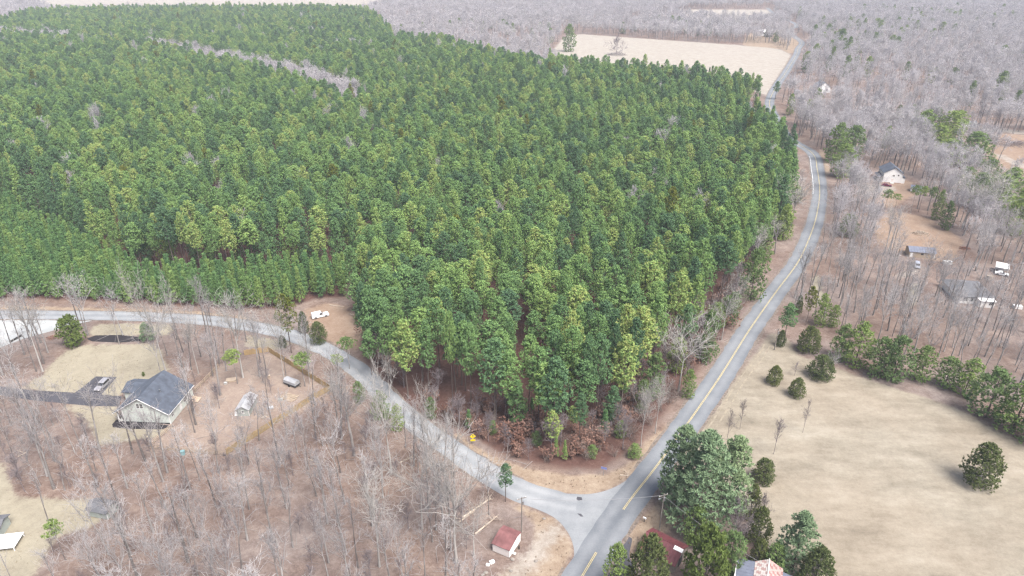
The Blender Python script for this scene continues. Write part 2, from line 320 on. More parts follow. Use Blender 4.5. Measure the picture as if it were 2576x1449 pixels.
    lw = ramp(f2, [(.34, (.24, .205, .15)), (.46, (.35, .312, .232)), (.58, (.425, .385, .288)), (.7, (.49, .45, .35))]); col = mixc(mask('lawn', .9, .75), col, lw)
    ff = ramp(f1, [(.36, (.35, .30, .245)), (.5, (.43, .39, .33)), (.6, (.50, .46, .395))]); col = mixc(mask('far', 2, 1), col, ff)
    gv = ramp(f2, [(.34, (.27, .225, .18)), (.5, (.40, .36, .31)), (.64, (.56, .52, .46))]); col = mixc(math_('MULTIPLY', mask('gravel', 1.6, 1.3), .85), col, gv)
    L.new(col, b.inputs['Base Color'])
    bp = N.new('ShaderNodeBump'); bp.inputs['Strength'].default_value = .5; bp.inputs['Distance'].default_value = .18; L.new(f2, bp.inputs['Height']); L.new(bp.outputs[0], b.inputs['Normal'])
    return m
M['ground'] = ground_material()
def grid_sheet(name, keep, z):
    """the ground grid, or the part of it where keep holds, as its own sheet"""
    idx = np.arange(nx * ny).reshape(ny, nx)
    q = np.stack([idx[:-1, :-1], idx[:-1, 1:], idx[1:, 1:], idx[1:, :-1]], -1).reshape(-1, 4)
    if keep is not None:
        k = keep.ravel(); q = q[k[q].all(1)]
    u, inv = np.unique(q, return_inverse=True)
    V = np.stack([GX.ravel()[u], GY.ravel()[u], np.full(len(u), z)], -1)
    me = mesh_np(name, V, inv.reshape(-1, 4), [M['ground']], {'z_' + k: SDS[k].ravel()[u] for k in ZN})
    return tag(put(name, me), kind='structure')
grid_sheet('ground', None, 0)
for nm, k, z in (('dry_grass_field', 'field', .008), ('lawn', 'lawn', .012), ('grass_verge', 'verge', .008), ('bare_clearing', 'soil', .016), ('distant_field', 'far', .012), ('gravel_track', 'gravel', .020)):
    grid_sheet(nm, SDS[k] > -1.2, z)

# ------------------------------------------------------------------ roads
def asphalt(name, base, pale, worn):
    base, pale = [tuple(c * .74 for c in q) for q in (base, pale)]
    m = bpy.data.materials.new(name); m.use_nodes = True; t = m.node_tree; N, L = t.nodes, t.links; b = N['Principled BSDF']
    b.inputs['Roughness'].default_value = .9; b.inputs['Specular IOR Level'].default_value = .15
    g = N.new('ShaderNodeNewGeometry'); a = N.new('ShaderNodeAttribute'); a.attribute_name = 'across'
    n1 = N.new('ShaderNodeTexNoise'); n1.inputs['Scale'].default_value = .12; n1.inputs['Detail'].default_value = 8; n1.inputs['Roughness'].default_value = .65
    n2 = N.new('ShaderNodeTexNoise'); n2.inputs['Scale'].default_value = 3; n2.inputs['Detail'].default_value = 5
    for n in (n1, n2): L.new(g.outputs['Position'], n.inputs['Vector'])
    def mth(op, x, y=None):
        q = N.new('ShaderNodeMath'); q.operation = op
        for i, w in enumerate((x, y)):
            if w is None: continue
            if isinstance(w, (int, float)): q.inputs[i].default_value = w
            else: L.new(w, q.inputs[i])
        return q.outputs[0]
    tr = mth('COSINE', mth('MULTIPLY', a.outputs['Fac'], 12.566))        # two wheel tracks per lane
    f = mth('ADD', mth('ADD', mth('MULTIPLY', n1.outputs[0], 1.1), mth('MULTIPLY', n2.outputs[0], .35)), mth('MULTIPLY', tr, -.11))
    cr = N.new('ShaderNodeValToRGB'); e = cr.color_ramp.elements; e[0].position = .45; e[0].color = (*base, 1); e[1].position = .95; e[1].color = (*pale, 1)
    L.new(f, cr.inputs[0]); L.new(cr.outputs[0], b.inputs['Base Color']); return m
M['asphalt'] = asphalt('weathered_asphalt', (.150, .166, .188), (.255, .272, .292), 1)
M['asphalt_pale'] = asphalt('pale_asphalt', (.225, .243, .262), (.36, .376, .39), 1)
M['asphalt_new'] = asphalt('fresh_asphalt', (.062, .062, .075), (.13, .13, .145), 1)
M['concrete_lot'] = asphalt('pale_gravel_lot', (.36, .38, .38), (.55, .57, .57), 1)
M['mulch'] = mat('black_mulch', (.030, .026, .030), .95, var=.35, scale=3, bump=.6)
def ribbon(name, pts, w, z, m, kind='structure', off=0, n=6, edge_noise=0.12):
    P = np.array(pts); T = np.gradient(P, axis=0); T /= np.linalg.norm(T, axis=1)[:, None]; Nn = np.stack([T[:, 1], -T[:, 0]], -1)
    w = np.broadcast_to(w, (len(P),)); V = []; A = []
    for i in range(n + 1):
        s = i / n * 2 - 1; jit = RNG.normal(0, edge_noise, len(P)) if i in (0, n) else 0
        q = P + Nn * (off + s * w / 2 + jit)[:, None] if np.ndim(off + s * w / 2 + jit) else P + Nn * (off + s * w / 2)
        V.append(np.c_[q, np.full(len(P), z)]); A.append(np.full(len(P), i / n))
    V = np.stack(V, 1).reshape(-1, 3); A = np.stack(A, 1).ravel(); k = n + 1; i = np.arange(len(P) - 1)[:, None] * k + np.arange(n)[None]
    Fq = np.stack([i, i + 1, i + k + 1, i + k], -1).reshape(-1, 4)
    return tag(put(name, mesh_np(name, V, Fq, [m], {'across': A})), kind=kind)
def flat(name, poly, z, m, sub=True):
    me = bpy.data.meshes.new(name); me.from_pydata([(x, y, z) for x, y in poly], [], [tuple(range(len(poly)))]); me.materials.append(m)
    if me.polygons[0].normal.z < 0: me.flip_normals()
    return tag(put(name, me), kind='structure')
ribbon('main_road', MAIN, 7.0, .040, M['asphalt']); M['shoulder'] = mat('gravel_shoulder', (.20, .165, .14), .95, var=.45, scale=1.6)
for sd__ in (-1, 1): ribbon('road_shoulder', [p for p in SIDE[12:]], .7, .027, M['shoulder'], off=sd__ * 3.2, n=1, edge_noise=.18)
ribbon('side_road', SIDE[6:], 6.0, .034, M['asphalt_pale'])
def arc(pts, step=1.0): return spline(GP(pts), step)
T_POLY = arc([(1180, 1132), (1240, 1180), (1310, 1215), (1400, 1238), (1480, 1243), (1545, 1226), (1600, 1188), (1652, 1125)]) + [G(1600, 1290), G(1500, 1430)] + arc([(1428, 1435), (1441, 1410), (1444, 1382), (1430, 1342), (1398, 1305), (1350, 1281), (1285, 1257), (1225, 1222), (1165, 1182)])
flat('road_junction', T_POLY, .028, M['asphalt_pale'])
A_ = np.array(MAIN); T_ = np.gradient(A_, axis=0); T_ /= np.linalg.norm(T_, axis=1)[:, None]; wst = A_ + np.stack([-T_[:, 1], T_[:, 0]], -1) * 3.75
inT = poly_sd(wst[:, 0], wst[:, 1], T_POLY) > -.6; ins = np.where(inT)[0]
ribbon('road_shoulder', MAIN, .9, .031, M['shoulder'], off=3.75, n=1, edge_noise=.22)
for part_ in (MAIN[:ins[0]], MAIN[ins[-1] + 1:]): ribbon('road_shoulder', part_, .9, .031, M['shoulder'], off=-3.75, n=1, edge_noise=.22)
d0 = [i for i, p in enumerate(MAIN)]
def seg_between(a, b):
    A = np.array(MAIN); ia = int(np.argmin(np.hypot(*(A - np.array(a)).T))); ib = int(np.argmin(np.hypot(*(A - np.array(b)).T))); return MAIN[ia:ib + 1]
for s0, s1 in (((-14, 43), G(1502, 1380)), (G(1568, 1282), G(2003, 62))):
    for o_ in (-.14, .14): ribbon('road_marking', seg_between(s0, s1), .12, .046, M['yellow_paint'], off=o_, n=1, edge_noise=0)
ribbon('road_marking', seg_between(G(2062, 490), G(2046, 395)), .16, .046, M['white'], off=-3.05, n=1, edge_noise=0)
flat('driveway', DRIVE, .026, M['asphalt_new']); flat('gravel_lot', PAD, .022, M['concrete_lot'])
for b_ in BEDS: flat('mulch_bed', b_, .024, M['mulch'])
flat('farm_driveway', arc([(1572, 1350), (1590, 1355), (1583, 1400), (1600, 1440), (1570, 1470), (1520, 1470)]), .030, M['asphalt_new'])
for q in ([(1452, 1250), (1463, 1251), (1465, 1258), (1456, 1260), (1450, 1256)], [(1452, 1292), (1462, 1293), (1468, 1300), (1461, 1300)]): flat('tar_patch', GP(q), .052, M['asphalt_new'])
AVOID = [(line_d, MAIN, 6.5), (line_d, SIDE, 6.0), (poly_sd, DRIVE, 1.5), (poly_sd, PAD, .5), (poly_sd, T_POLY, 2)]
def ok_mask(X, Y, lawn=1.0):
    m = np.ones(X.shape, bool)
    for f, p, d in AVOID:
        m &= (f(X, Y, p) > d) if f is line_d else (f(X, Y, p) < -d)
    for k in ('field', 'lawn', 'soil', 'far'): m &= zsd(k, X, Y) < lawn * 1.0
    return m
# ------------------------------------------------------------------ tree models
def unit(n): v = RNG.normal(size=(n, 3)); return v / np.linalg.norm(v, axis=1)[:, None]
def tufts(Cn, D, K, L, w, up=.35, spread=.85):
    """K needle sprays (triangles) round every clump centre"""
    n = len(Cn) * K; c = np.repeat(Cn, K, 0); D = D / np.linalg.norm(D, axis=1)[:, None]; o = np.repeat(D, K, 0)
    fn = o + unit(n) * .55; d = o * .45 + unit(n) * spread; d[:, 2] += up
    d /= np.linalg.norm(d, axis=1)[:, None]; s = np.cross(d, fn); s /= np.linalg.norm(s, axis=1)[:, None] + 1e-6
    ln = L * RNG.uniform(.6, 1.25, (n, 1)); ww = w * RNG.uniform(.7, 1.3, (n, 1)); c = c + unit(n) * L * .28
    V = np.stack([c - s * ww / 2, c + s * ww / 2, c + d * ln], 1).reshape(-1, 3)
    return V, np.arange(3 * n).reshape(-1, 3), np.repeat(RNG.uniform(0, 1, len(Cn)), K * 3)
def tubes(S, n):
    """S rows: p0(3) p1(3) r0 r1"""
    S = np.asarray(S, float); p, q, r0, r1 = S[:, :3], S[:, 3:6], S[:, 6:7], S[:, 7:8]
    d = q - p; d /= np.linalg.norm(d, axis=1)[:, None] + 1e-9; ref = np.where(np.abs(d[:, 2:3]) > .9, [[1., 0, 0]], [[0, 0, 1.]])
    a = np.cross(d, ref); a /= np.linalg.norm(a, axis=1)[:, None]; b = np.cross(d, a); V = []
    for c, r in ((p, r0), (q, r1)):
        for i in range(n): V.append(c + (a * math.cos(6.2832 * i / n) + b * math.sin(6.2832 * i / n)) * r)
    V = np.stack(V, 1).reshape(-1, 3); m = len(S); o = np.arange(m)[:, None] * 2 * n; T = []
    for i in range(n):
        j = (i + 1) % n; T.append(np.concatenate([o + i, o + j, o + n + j], 1)); T.append(np.concatenate([o + i, o + n + j, o + n + i], 1))
    return V, np.concatenate(T), np.repeat(RNG.uniform(0, 1, m), 2 * n)
def cat_(parts):
    V, T, A, o = [], [], [], 0
    for v, t, a in parts: V.append(v); T.append(t + o); A.append(a); o += len(v)
    return np.concatenate(V), np.concatenate(T), np.concatenate(A)
def trunk_segs(h, r, lean=.02, n=6):
    p = np.zeros(3); S = []; d = np.array([RNG.normal(0, lean), RNG.normal(0, lean), 1])
    for i in range(n):
        q = p + d / np.linalg.norm(d) * h / n; d = d + np.r_[RNG.normal(0, lean, 2), 0]
        S.append((*p, *q, r * (1 - .8 * i / n), r * (1 - .8 * (i + 1) / n))); p = q
    return S
def conifer(h, R, z0, nb, ncl, K, L, w, prof, tr=.2, droop=.12, lat=.5, up=.35, inner=.4, irregular=.12):
    S = trunk_segs(h * .97, tr, .012); Cn, D, B = [], [], []; lobes = RNG.uniform(0, 6.28, 3)
    for i in range(nb):
        t = ((i + RNG.uniform(0, .9)) / nb) ** .9; z = z0 + (h - z0) * t; ph = i * 2.4 + RNG.normal(0, .35)
        r = R * prof(t) * RNG.uniform(1 - irregular * 2, 1 + irregular) * (1 + irregular * math.sin(ph + lobes[0]) + irregular * .6 * math.sin(2 * ph + lobes[1] + 3 * t))
        dr = np.array([math.cos(ph), math.sin(ph), 0]); base = np.array([0, 0, z])
        B.append((*base, *(base + dr * r * .85 + [0, 0, -droop * r + .15 * r]), .05 * h / 20 + .012, .015))
        m = max(2, int(ncl * (.45 + .55 * r / R)))
        for k in range(m):
            s = inner + (1.03 - inner) * (k + RNG.uniform(0, .8)) / m
            Cn.append(base + dr * r * s + np.r_[RNG.normal(0, lat, 2) * s, -droop * r * s + .18 * r * s * s + RNG.normal(0, lat * .5)]); D.append(dr * .8 + [0, 0, .5])
    V = tufts(np.array(Cn), np.array(D), K, L, w, up); return dict(trunk=tubes(S, 5), crown=cat_([V]), limbs=tubes(B, 3))
def lobed(h, R, z0, n, lr, m, K, L, w, prof, tr=.2, flat=.8, up=.35, top=True, jit=.16, inner=.64, seed_top=1.0):
    """crown of rounded foliage lobes held on limbs; every lobe is a cushion of needle sprays"""
    S = trunk_segs(h * .96, tr, .012); Cn, D, B = [], [], []; a0 = RNG.uniform(0, 6.28)
    for i in range(n):
        t = (i + RNG.uniform(.1, .9)) / n; z = z0 + (h - z0) * t; r0 = R * prof(t); ph = a0 + i * 2.4 + RNG.normal(0, .3)
        l = lr * (1.1 - .45 * t) * RNG.uniform(.75, 1.3); rr = max(0, r0 - l * .75) * RNG.uniform(.72, 1.12) if RNG.uniform() > .12 else r0 * inner * .4
        c = np.array([math.cos(ph) * rr, math.sin(ph) * rr, min(z, h - l * .6)])
        if top and i == n - 1: c = np.array([0, 0, h - l * .8])
        B.append((0, 0, max(z0 * .8, c[2] - rr * .35), *c, .03 + .02 * l, .015))
        v = unit(m); v[:, 2] = np.abs(v[:, 2] + .25) * np.sign(v[:, 2] + .45); q = v * l * RNG.uniform(.72, 1.08, (m, 1)); q[:, 2] *= flat
        Cn.append(c + q); D.append(v * .75 + np.r_[c[0], c[1], 0] / (R + 1e-6) * .5 + [0, 0, .25])
    Cn = np.concatenate(Cn); D = np.concatenate(D); return dict(trunk=tubes(S, 5), crown=tufts(Cn, D, K, L, w, up, .8), limbs=tubes(B, 3))
def bare(h, r, first=.45, spread=.6, nl=11, maxl=3, dens=1.0, fork=False, twig=.024):
    T = trunk_segs(h * (.55 if fork else .93), r, .03, 8); S = []
    def grow(p, d, L, rr, lvl):
        ns = 4 if lvl == 1 else 3 if lvl == 2 else 2
        for i in range(ns):
            d = d + RNG.normal(0, .17, 3); d[2] += .07; d /= np.linalg.norm(d); q = p + d * L / ns; r2 = max(twig * .6, rr * .78)
            S.append((*p, *q, rr, r2)); p = q; rr = r2
            if lvl <= maxl:
                for _ in range(int(RNG.poisson((1.9 if lvl == 1 else 1.5) * dens))):
                    e = d * RNG.uniform(.5, .9) + unit(1)[0] * .75; e[2] += .12; e /= np.linalg.norm(e)
                    grow(p, e, L * RNG.uniform(.38, .58), max(twig, rr * .55), lvl + 1)
    for k in range(nl):
        t = first + (1 - first) * (k + RNG.uniform(0, .8)) / nl; zt = t * h * (.55 if fork else .93)
        if fork and k < 5: zt = h * .5 + RNG.uniform(-.08, .05) * h
        z = min(zt, T[-1][5]); i = min(7, int(z / T[-1][5] * 8)); s = T[i]; u = (z - s[2]) / max(1e-6, s[5] - s[2]); p = np.array(s[:3]) * (1 - u) + np.array(s[3:6]) * u
        ph = k * 2.4 + RNG.normal(0, .4); a = spread * RNG.uniform(.7, 1.3) * (1 - .45 * t)
        d = np.array([math.cos(ph) * math.sin(a), math.sin(ph) * math.sin(a), math.cos(a)])
        L = (h - z) * RNG.uniform(.55, .9) * (1.0 if fork else .8) + h * .05
        grow(p, d, L, max(.035, r * .42 * (1 - .6 * t)) * (1.35 if fork else 1), 1)
    return dict(trunk=tubes(T, 6), crown=tubes(S, 3))
def shell_bush(h, R, n, K, L, w, pw=1.0, base=.12):
    """dense round or conical evergreen: sprays over an uneven closed surface and inside it"""
    t = RNG.uniform(0, 1, n) ** .8; ph = RNG.uniform(0, 6.28, n); z = base * h + (1 - base) * h * t
    prof = np.minimum(1, (t / .22 + .35)) * (1 - t ** pw) ** .62
    lump = 1 + .10 * np.sin(3 * ph + 7 * t) + .08 * np.sin(5 * ph - 11 * t) + RNG.normal(0, .05, n)
    r = R * prof * lump * np.where(RNG.uniform(size=n) < .75, 1, RNG.uniform(.4, 1, n))
    D = np.stack([np.cos(ph), np.sin(ph), np.full(n, .45)], -1); Cn = np.stack([np.cos(ph) * r, np.sin(ph) * r, z], -1)
    return dict(trunk=tubes(trunk_segs(h * .8, .045 * h, .02), 5), crown=tufts(Cn, D, K, L, w, .4, .6))
def brush(h, n, leaf=0, stems=9):
    S = []
    for i in range(stems):
        p = np.r_[RNG.normal(0, .5, 2), 0]; d = np.r_[RNG.normal(0, .3, 2), 1]; L = h * RNG.uniform(.6, 1)
        for k in range(4):
            d = d + RNG.normal(0, .12, 3); d /= np.linalg.norm(d); q = p + d * L / 4; S.append((*p, *q, .035, .022)); p = q
            for _ in range(n):
                e = d + unit(1)[0] * .8; e /= np.linalg.norm(e); q2 = p + e * L * RNG.uniform(.15, .34); S.append((*p, *q2, .02, .012))
                for _ in range(2): S.append((*q2, *(q2 + (e + unit(1)[0] * .8) * L * .13), .014, .009))
    S = np.array(S); out = dict(trunk=tubes(S[::(4 * n + n * 8 + 1) or 1][:1], 4), crown=tubes(S, 3))
    if leaf:
        c = S[RNG.integers(0, len(S), leaf), 3:6]; out['leaves'] = tufts(c, unit(leaf), 3, .34, .26, -.1, 1)
    return out
dome = lambda t: (1 - t ** 2.2) ** .55 * (.70 + .30 * min(1, t / .3))
cone = lambda t: (1 - t) ** .9 * min(1, .8 + t * 1.6)
wide = lambda t: (1 - t ** 3) ** .6 * (.7 + .3 * min(1, t / .25))
KIND = {}
def variant(name, d, trunk_mat, crown_mat, leaf_mat=None):
    me_t = mesh_np(name + '_trunk', *d['trunk'][:2], [M[trunk_mat]], {'v': d['trunk'][2]})
    if 'limbs' in d:
        tv, tt, ta = cat_([d['crown'], d['limbs']]); nc = len(d['crown'][1])
        me_c = mesh_np(name + '_crown', tv, tt, [M[crown_mat], M[trunk_mat]], {'v': ta}, np.r_[np.zeros(nc, int), np.ones(len(tt) - nc, int)])
    elif 'leaves' in d:
        tv, tt, ta = cat_([d['crown'], d['leaves']]); nc = len(d['crown'][1])
        me_c = mesh_np(name + '_crown', tv, tt, [M[crown_mat], M[leaf_mat]], {'v': ta}, np.r_[np.zeros(nc, int), np.ones(len(tt) - nc, int)])
    else: tv, tt, ta = d['crown']; nc = len(tt); me_c = mesh_np(name + '_crown', tv, tt, [M[crown_mat]], {'v': ta})
    jv, jt, ja = cat_([(tv, tt, ta), d['trunk']]); mi = np.zeros(len(jt), int); mi[nc:len(tt)] = 2 if 'leaves' in d else 1; mi[len(tt):] = 1
    mats = [M[crown_mat], M[trunk_mat]] + ([M[leaf_mat]] if leaf_mat else [])
    me_j = mesh_np(name + '_whole', jv, jt, mats, {'v': ja}, mi)
    KIND.setdefault(name, []).append((me_t, me_c, me_j))
for _ in range(12): variant('pine', lobed(22, 3.5, 22 * RNG.uniform(.50, .62), 26, 1.28, 26, 8, .44, .22, dome, .2), 'bark_pine', 'pine')
for _ in range(6): variant('edge_pine', lobed(22, 3.9, 22 * RNG.uniform(.34, .48), 30, 1.3, 24, 8, .48, .24, lambda t: (1 - t ** 1.8) ** .6 * (.66 + .34 * min(1, t / .3)), .22), 'bark_pine', 'pine')
for _ in range(3): variant('skirt_pine', lobed(22, 3.8, 22 * RNG.uniform(.07, .15), 38, 1.35, 24, 8, .48, .24, lambda t: (1 - t ** 1.8) ** .6 * (.6 + .4 * min(1, t / .4)), .2), 'bark_pine', 'pine')
for _ in range(5): variant('young', lobed(12, 2.35, 1.2, 32, .74, 15, 8, .40, .19, cone, .11, .6, .5, jit=.2), 'bark_pine', 'young')
for _ in range(4): variant('olive', lobed(12, 3.8, .3, 30, 1.45, 26, 8, .44, .21, wide, .18, .7), 'bark_pine', 'olive')
for _ in range(2): variant('flat_pine', lobed(14, 3.3, 9.4, 13, 1.25, 24, 8, .44, .22, wide, .15, .55), 'bark', 'olive')
for _ in range(3): variant('cedar', lobed(6, 2.6, .1, 100, .55, 14, 8, .26, .12, lambda t: (1 - t ** 2.4) ** .6 * (.8 + .2 * min(1, t / .2)), .14, 1.0, .5), 'bark', 'cedar')
for _ in range(3): variant('white_pine', lobed(22, 6.4, 2.0, 64, 1.55, 30, 9, .55, .24, lambda t: (1 - t ** 1.8) ** .6 * (.8 + .2 * min(1, t / .2)), .35, .62), 'bark_pine', 'white_pine')
for _ in range(2): variant('leafy', lobed(7, 3.3, .6, 34, .95, 26, 8, .36, .22, wide, .14, .8), 'bark', 'bright')
for _ in range(2): variant('yellow_pine', lobed(18, 3.4, 8.2, 20, 1.35, 26, 8, .46, .24, dome, .2), 'bark_pine', 'yellow')
for _ in range(5): variant('bare', bare(18, RNG.uniform(.2, .31), RNG.uniform(.42, .58), .58, 10, 2, .78, False, .028), 'bark', 'twig')
for _ in range(2): variant('bare', bare(17, .25, .5, .68, 8, 2, .9, True, .028), 'bark', 'twig')
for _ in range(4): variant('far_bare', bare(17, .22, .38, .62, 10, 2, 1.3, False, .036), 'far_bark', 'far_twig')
for _ in range(4): variant('pale_bare', bare(17, .26, .5, .8, 8, 2, 1.35, True, .026), 'pale', 'pale')
for _ in range(2): variant('purple_bare', bare(7, .12, .12, 1.0, 16, 3, 1.0, False, .02), 'purple', 'purple')
for _ in range(2): variant('sapling', bare(6, .07, .25, .5, 9, 2, 1.0, False, .018), 'purple', 'purple')
for _ in range(3): variant('brush', brush(3.6, 3), 'brush', 'brush')
for _ in range(3): variant('russet', brush(4.0, 2, 330, 6), 'brush', 'brush', 'russet')

NAMES = dict(pine='pine_tree', edge_pine='pine_tree', young='young_pine', olive='evergreen_tree', flat_pine='pine_tree', cedar='cedar_tree', white_pine='white_pine', leafy='leafy_bush',
             yellow_pine='yellow_pine', skirt_pine='pine_tree', bare='bare_tree', pale_bare='bare_tree', purple_bare='bare_tree', sapling='sapling', brush='shrub', russet='shrub')
HN = dict(pine=22, edge_pine=22, skirt_pine=22, young=12, olive=12, flat_pine=14, cedar=6, white_pine=22, leafy=7, yellow_pine=18, bare=18, far_bare=17, pale_bare=17, purple_bare=7, sapling=6, brush=3.6, russet=4)
RN = dict(pine=3.7, edge_pine=4.2, skirt_pine=4.1, young=2.4, olive=4.0, flat_pine=3.6, cedar=2.7, white_pine=6.8, leafy=3.4, yellow_pine=3.7, bare=4.5, far_bare=4.8, pale_bare=6.5, purple_bare=4, sapling=2, brush=1.6, russet=1.6)
def tree(kind, x, y, h, rad=None, label=None, group=None, cat=None, vi=None, tilt=None):
    sz = h / HN[kind]; sx = rad / RN[kind] if rad else sz
    v = KIND[kind][RNG.integers(len(KIND[kind])) if vi is None else vi % len(KIND[kind])]
    r = empty(NAMES[kind], (x, y, 0), RNG.uniform(0, 6.28), label, cat or ('shrub' if kind in ('brush', 'russet', 'leafy') else 'tree'), group)
    r.scale = (sx, sx, sz)
    if tilt: r.rotation_euler[0], r.rotation_euler[1] = tilt
    put('stem' if kind in ('brush', 'russet') else 'trunk', v[0], r); put('crown', v[1], r); return r
def stuff_trees(name, kinds, X, Y, HS, RS, label, ksel=None):
    """one object: points carrying rotation, size and kind, a whole tree on each"""
    lib = bpy.data.collections.new(name + '_models'); k = 0; cnt = []
    for kd in kinds:
        for v in KIND[kd]:
            o = bpy.data.objects.new('m%03d' % k, v[2]); lib.objects.link(o); cnt.append((HN[kd], RN[kd])); k += 1
    n = len(X); idx = RNG.integers(0, k, n)
    if ksel is not None:
        st = np.cumsum([0] + [len(KIND[q]) for q in kinds]); ln = np.array([len(KIND[q]) for q in kinds]); idx = st[ksel] + (RNG.uniform(size=n) * ln[ksel]).astype(int)
    cn = np.array(cnt); me = mesh_np(name, np.stack([X, Y, np.zeros(n)], -1), [])
    for nm, a in (('rot', RNG.uniform(0, 6.28, n)), ('sz', HS / cn[idx, 0]), ('sx', RS / cn[idx, 1])):
        at = me.attributes.new(nm, 'FLOAT', 'POINT'); at.data.foreach_set('value', a.astype(np.float32))
    at = me.attributes.new('idx', 'INT', 'POINT'); at.data.foreach_set('value', idx.astype(np.int32))
    o = tag(put(name, me), label, None, None, 'stuff')
    ng = bpy.data.node_groups.new(name, 'GeometryNodeTree'); ng.interface.new_socket('Geometry', in_out='INPUT', socket_type='NodeSocketGeometry'); ng.interface.new_socket('Geometry', in_out='OUTPUT', socket_type='NodeSocketGeometry')
    N, L = ng.nodes, ng.links; gi = N.new('NodeGroupInput'); go = N.new('NodeGroupOutput'); ip = N.new('GeometryNodeInstanceOnPoints'); ci = N.new('GeometryNodeCollectionInfo')
    ci.inputs['Collection'].default_value = lib; ci.inputs['Separate Children'].default_value = True; ci.inputs['Reset Children'].default_value = True
    def att(nm, tp='FLOAT'):
        q = N.new('GeometryNodeInputNamedAttribute'); q.data_type = tp; q.inputs['Name'].default_value = nm; return q.outputs['Attribute']
    ip.inputs['Pick Instance'].default_value = True; cr = N.new('ShaderNodeCombineXYZ'); cs = N.new('ShaderNodeCombineXYZ')
    L.new(att('rot'), cr.inputs[2]); L.new(att('sx'), cs.inputs[0]); L.new(att('sx'), cs.inputs[1]); L.new(att('sz'), cs.inputs[2])
    L.new(gi.outputs[0], ip.inputs['Points']); L.new(ci.outputs[0], ip.inputs['Instance']); L.new(att('idx', 'INT'), ip.inputs['Instance Index'])
    L.new(cr.outputs[0], ip.inputs['Rotation']); L.new(cs.outputs[0], ip.inputs['Scale']); L.new(ip.outputs[0], go.inputs[0])
    o.modifiers.new('trees', 'NODES').node_group = ng; return o

# ------------------------------------------------------------------ where the trees stand
def proj(X, Y, z=0):
    dz = z - CAM_H; dep = Y * C_ - dz * S_; dn = -Y * S_ - dz * C_; return 1288 + F_ * X / dep, 724.5 + F_ * dn / dep, dep
def in_view(X, Y, h, mx=60, mt=0):
    u, v, d = proj(X, Y, 0); ut, vt, _ = proj(X, Y, h); return (u > -mx) & (u < 2576 + mx) & (vt < 1449) & (v > mt) & (d > 20)
def jgrid(x0, x1, y0, y1, sp, jit, rot=0.):
    cx, cy_ = (x0 + x1) / 2, (y0 + y1) / 2; R = math.hypot(x1 - x0, y1 - y0) / 2 + sp
    a = np.arange(-R, R, sp); A, B = np.meshgrid(a, a); B = B + (np.arange(len(a)) % 2 * sp / 2)[None, :]
    A = A.ravel() + RNG.uniform(-jit, jit, A.size) * sp; B = B.ravel() + RNG.uniform(-jit, jit, B.size) * sp
    X = cx + A * math.cos(rot) - B * math.sin(rot); Y = cy_ + A * math.sin(rot) + B * math.cos(rot)
    k = (X > x0) & (X < x1) & (Y > y0) & (Y < y1); return X[k], Y[k]
def wob(X, Y, f, s=0): return np.sin(X * f + 1.3 + s) * np.sin(Y * f * .83 + .7 + s) + .5 * np.sin(X * f * 2.3 + 2 + s) * np.sin(Y * f * 1.9 + s)
LM = [(G(1400, 1240), 'facing the road junction'), (G(1180, 1110), 'behind the yellow road sign'), (G(900, 850), 'beside the truck clearing'),
      (G(1720, 960), 'along the road above the junction'), (G(1930, 640), 'along the right-hand road'), (G(880, 700), 'beside the younger plantation'), (G(1350, 800), 'in mid forest'), (G(1150, 850), 'in the forest near the clearing'), (G(1600, 800), 'in the forest near the road')]
def near_phrase(x, y, lms): return min(lms, key=lambda l: math.hypot(l[0][0] - x, l[0][1] - y))[1]

# --- planted pine forest
PP = np.array(PINE_POLY)
X1, Y1 = jgrid(-420, 330, 100, 620, 5.8, .40, .35); X2, Y2 = jgrid(-1150, 700, 620, 1750, 7.0, .40, .2)
X = np.r_[X1, X2]; Y = np.r_[Y1, Y2]; far = np.r_[np.zeros(len(X1), bool), np.ones(len(X2), bool)]
k = (poly_sd(X, Y, PINE_POLY) > 0) & (line_d(X, Y, MAIN) > 11) & (poly_sd(X, Y, YOUNG_POLY) < -2.2) & (zsd('soil', X, Y) < -2) & in_view(X, Y, 24, 250, -80)
sdm = line_d(X, Y, STREAM); k &= (sdm > 13 + 7 * wob(X, Y, .02)) | (Y < 300)
gaps = [(G(890, 690), 5), (G(1340, 920), 4.5), (G(1330, 1000), 6), (G(1150, 640, 0), 4)]
for (a, b), r in gaps: k &= np.hypot(X - a, Y - b) > r
dn = PJ(*G(1400, 1040), 0)[2]
u_, v_, dp_ = proj(X, Y); k &= RNG.uniform(size=len(X)) < np.where((v_ > 1000) & (u_ > 1000), .78, .965)
X, Y, far = X[k], Y[k], far[k]
hh = 21.5 + 2.2 * wob(X, Y, .012) + RNG.normal(0, 2.3, len(X)) + np.where(RNG.uniform(size=len(X)) < .07, -4.5, 0); rr = np.clip(RNG.normal(3.5, .6, len(X)), 2.2, 5) * np.where(far, 1.15, 1)
edge_d = poly_sd(X, Y, PINE_POLY); vis = in_view(X, Y, 22, 40); dep = proj(X, Y)[2] + np.where(vis, 0, 1e5) + np.where((edge_d < 9) & (proj(X, Y)[2] < 260), -60, 0)
order = np.argsort(dep); near = order[:300]; rest = order[300:]
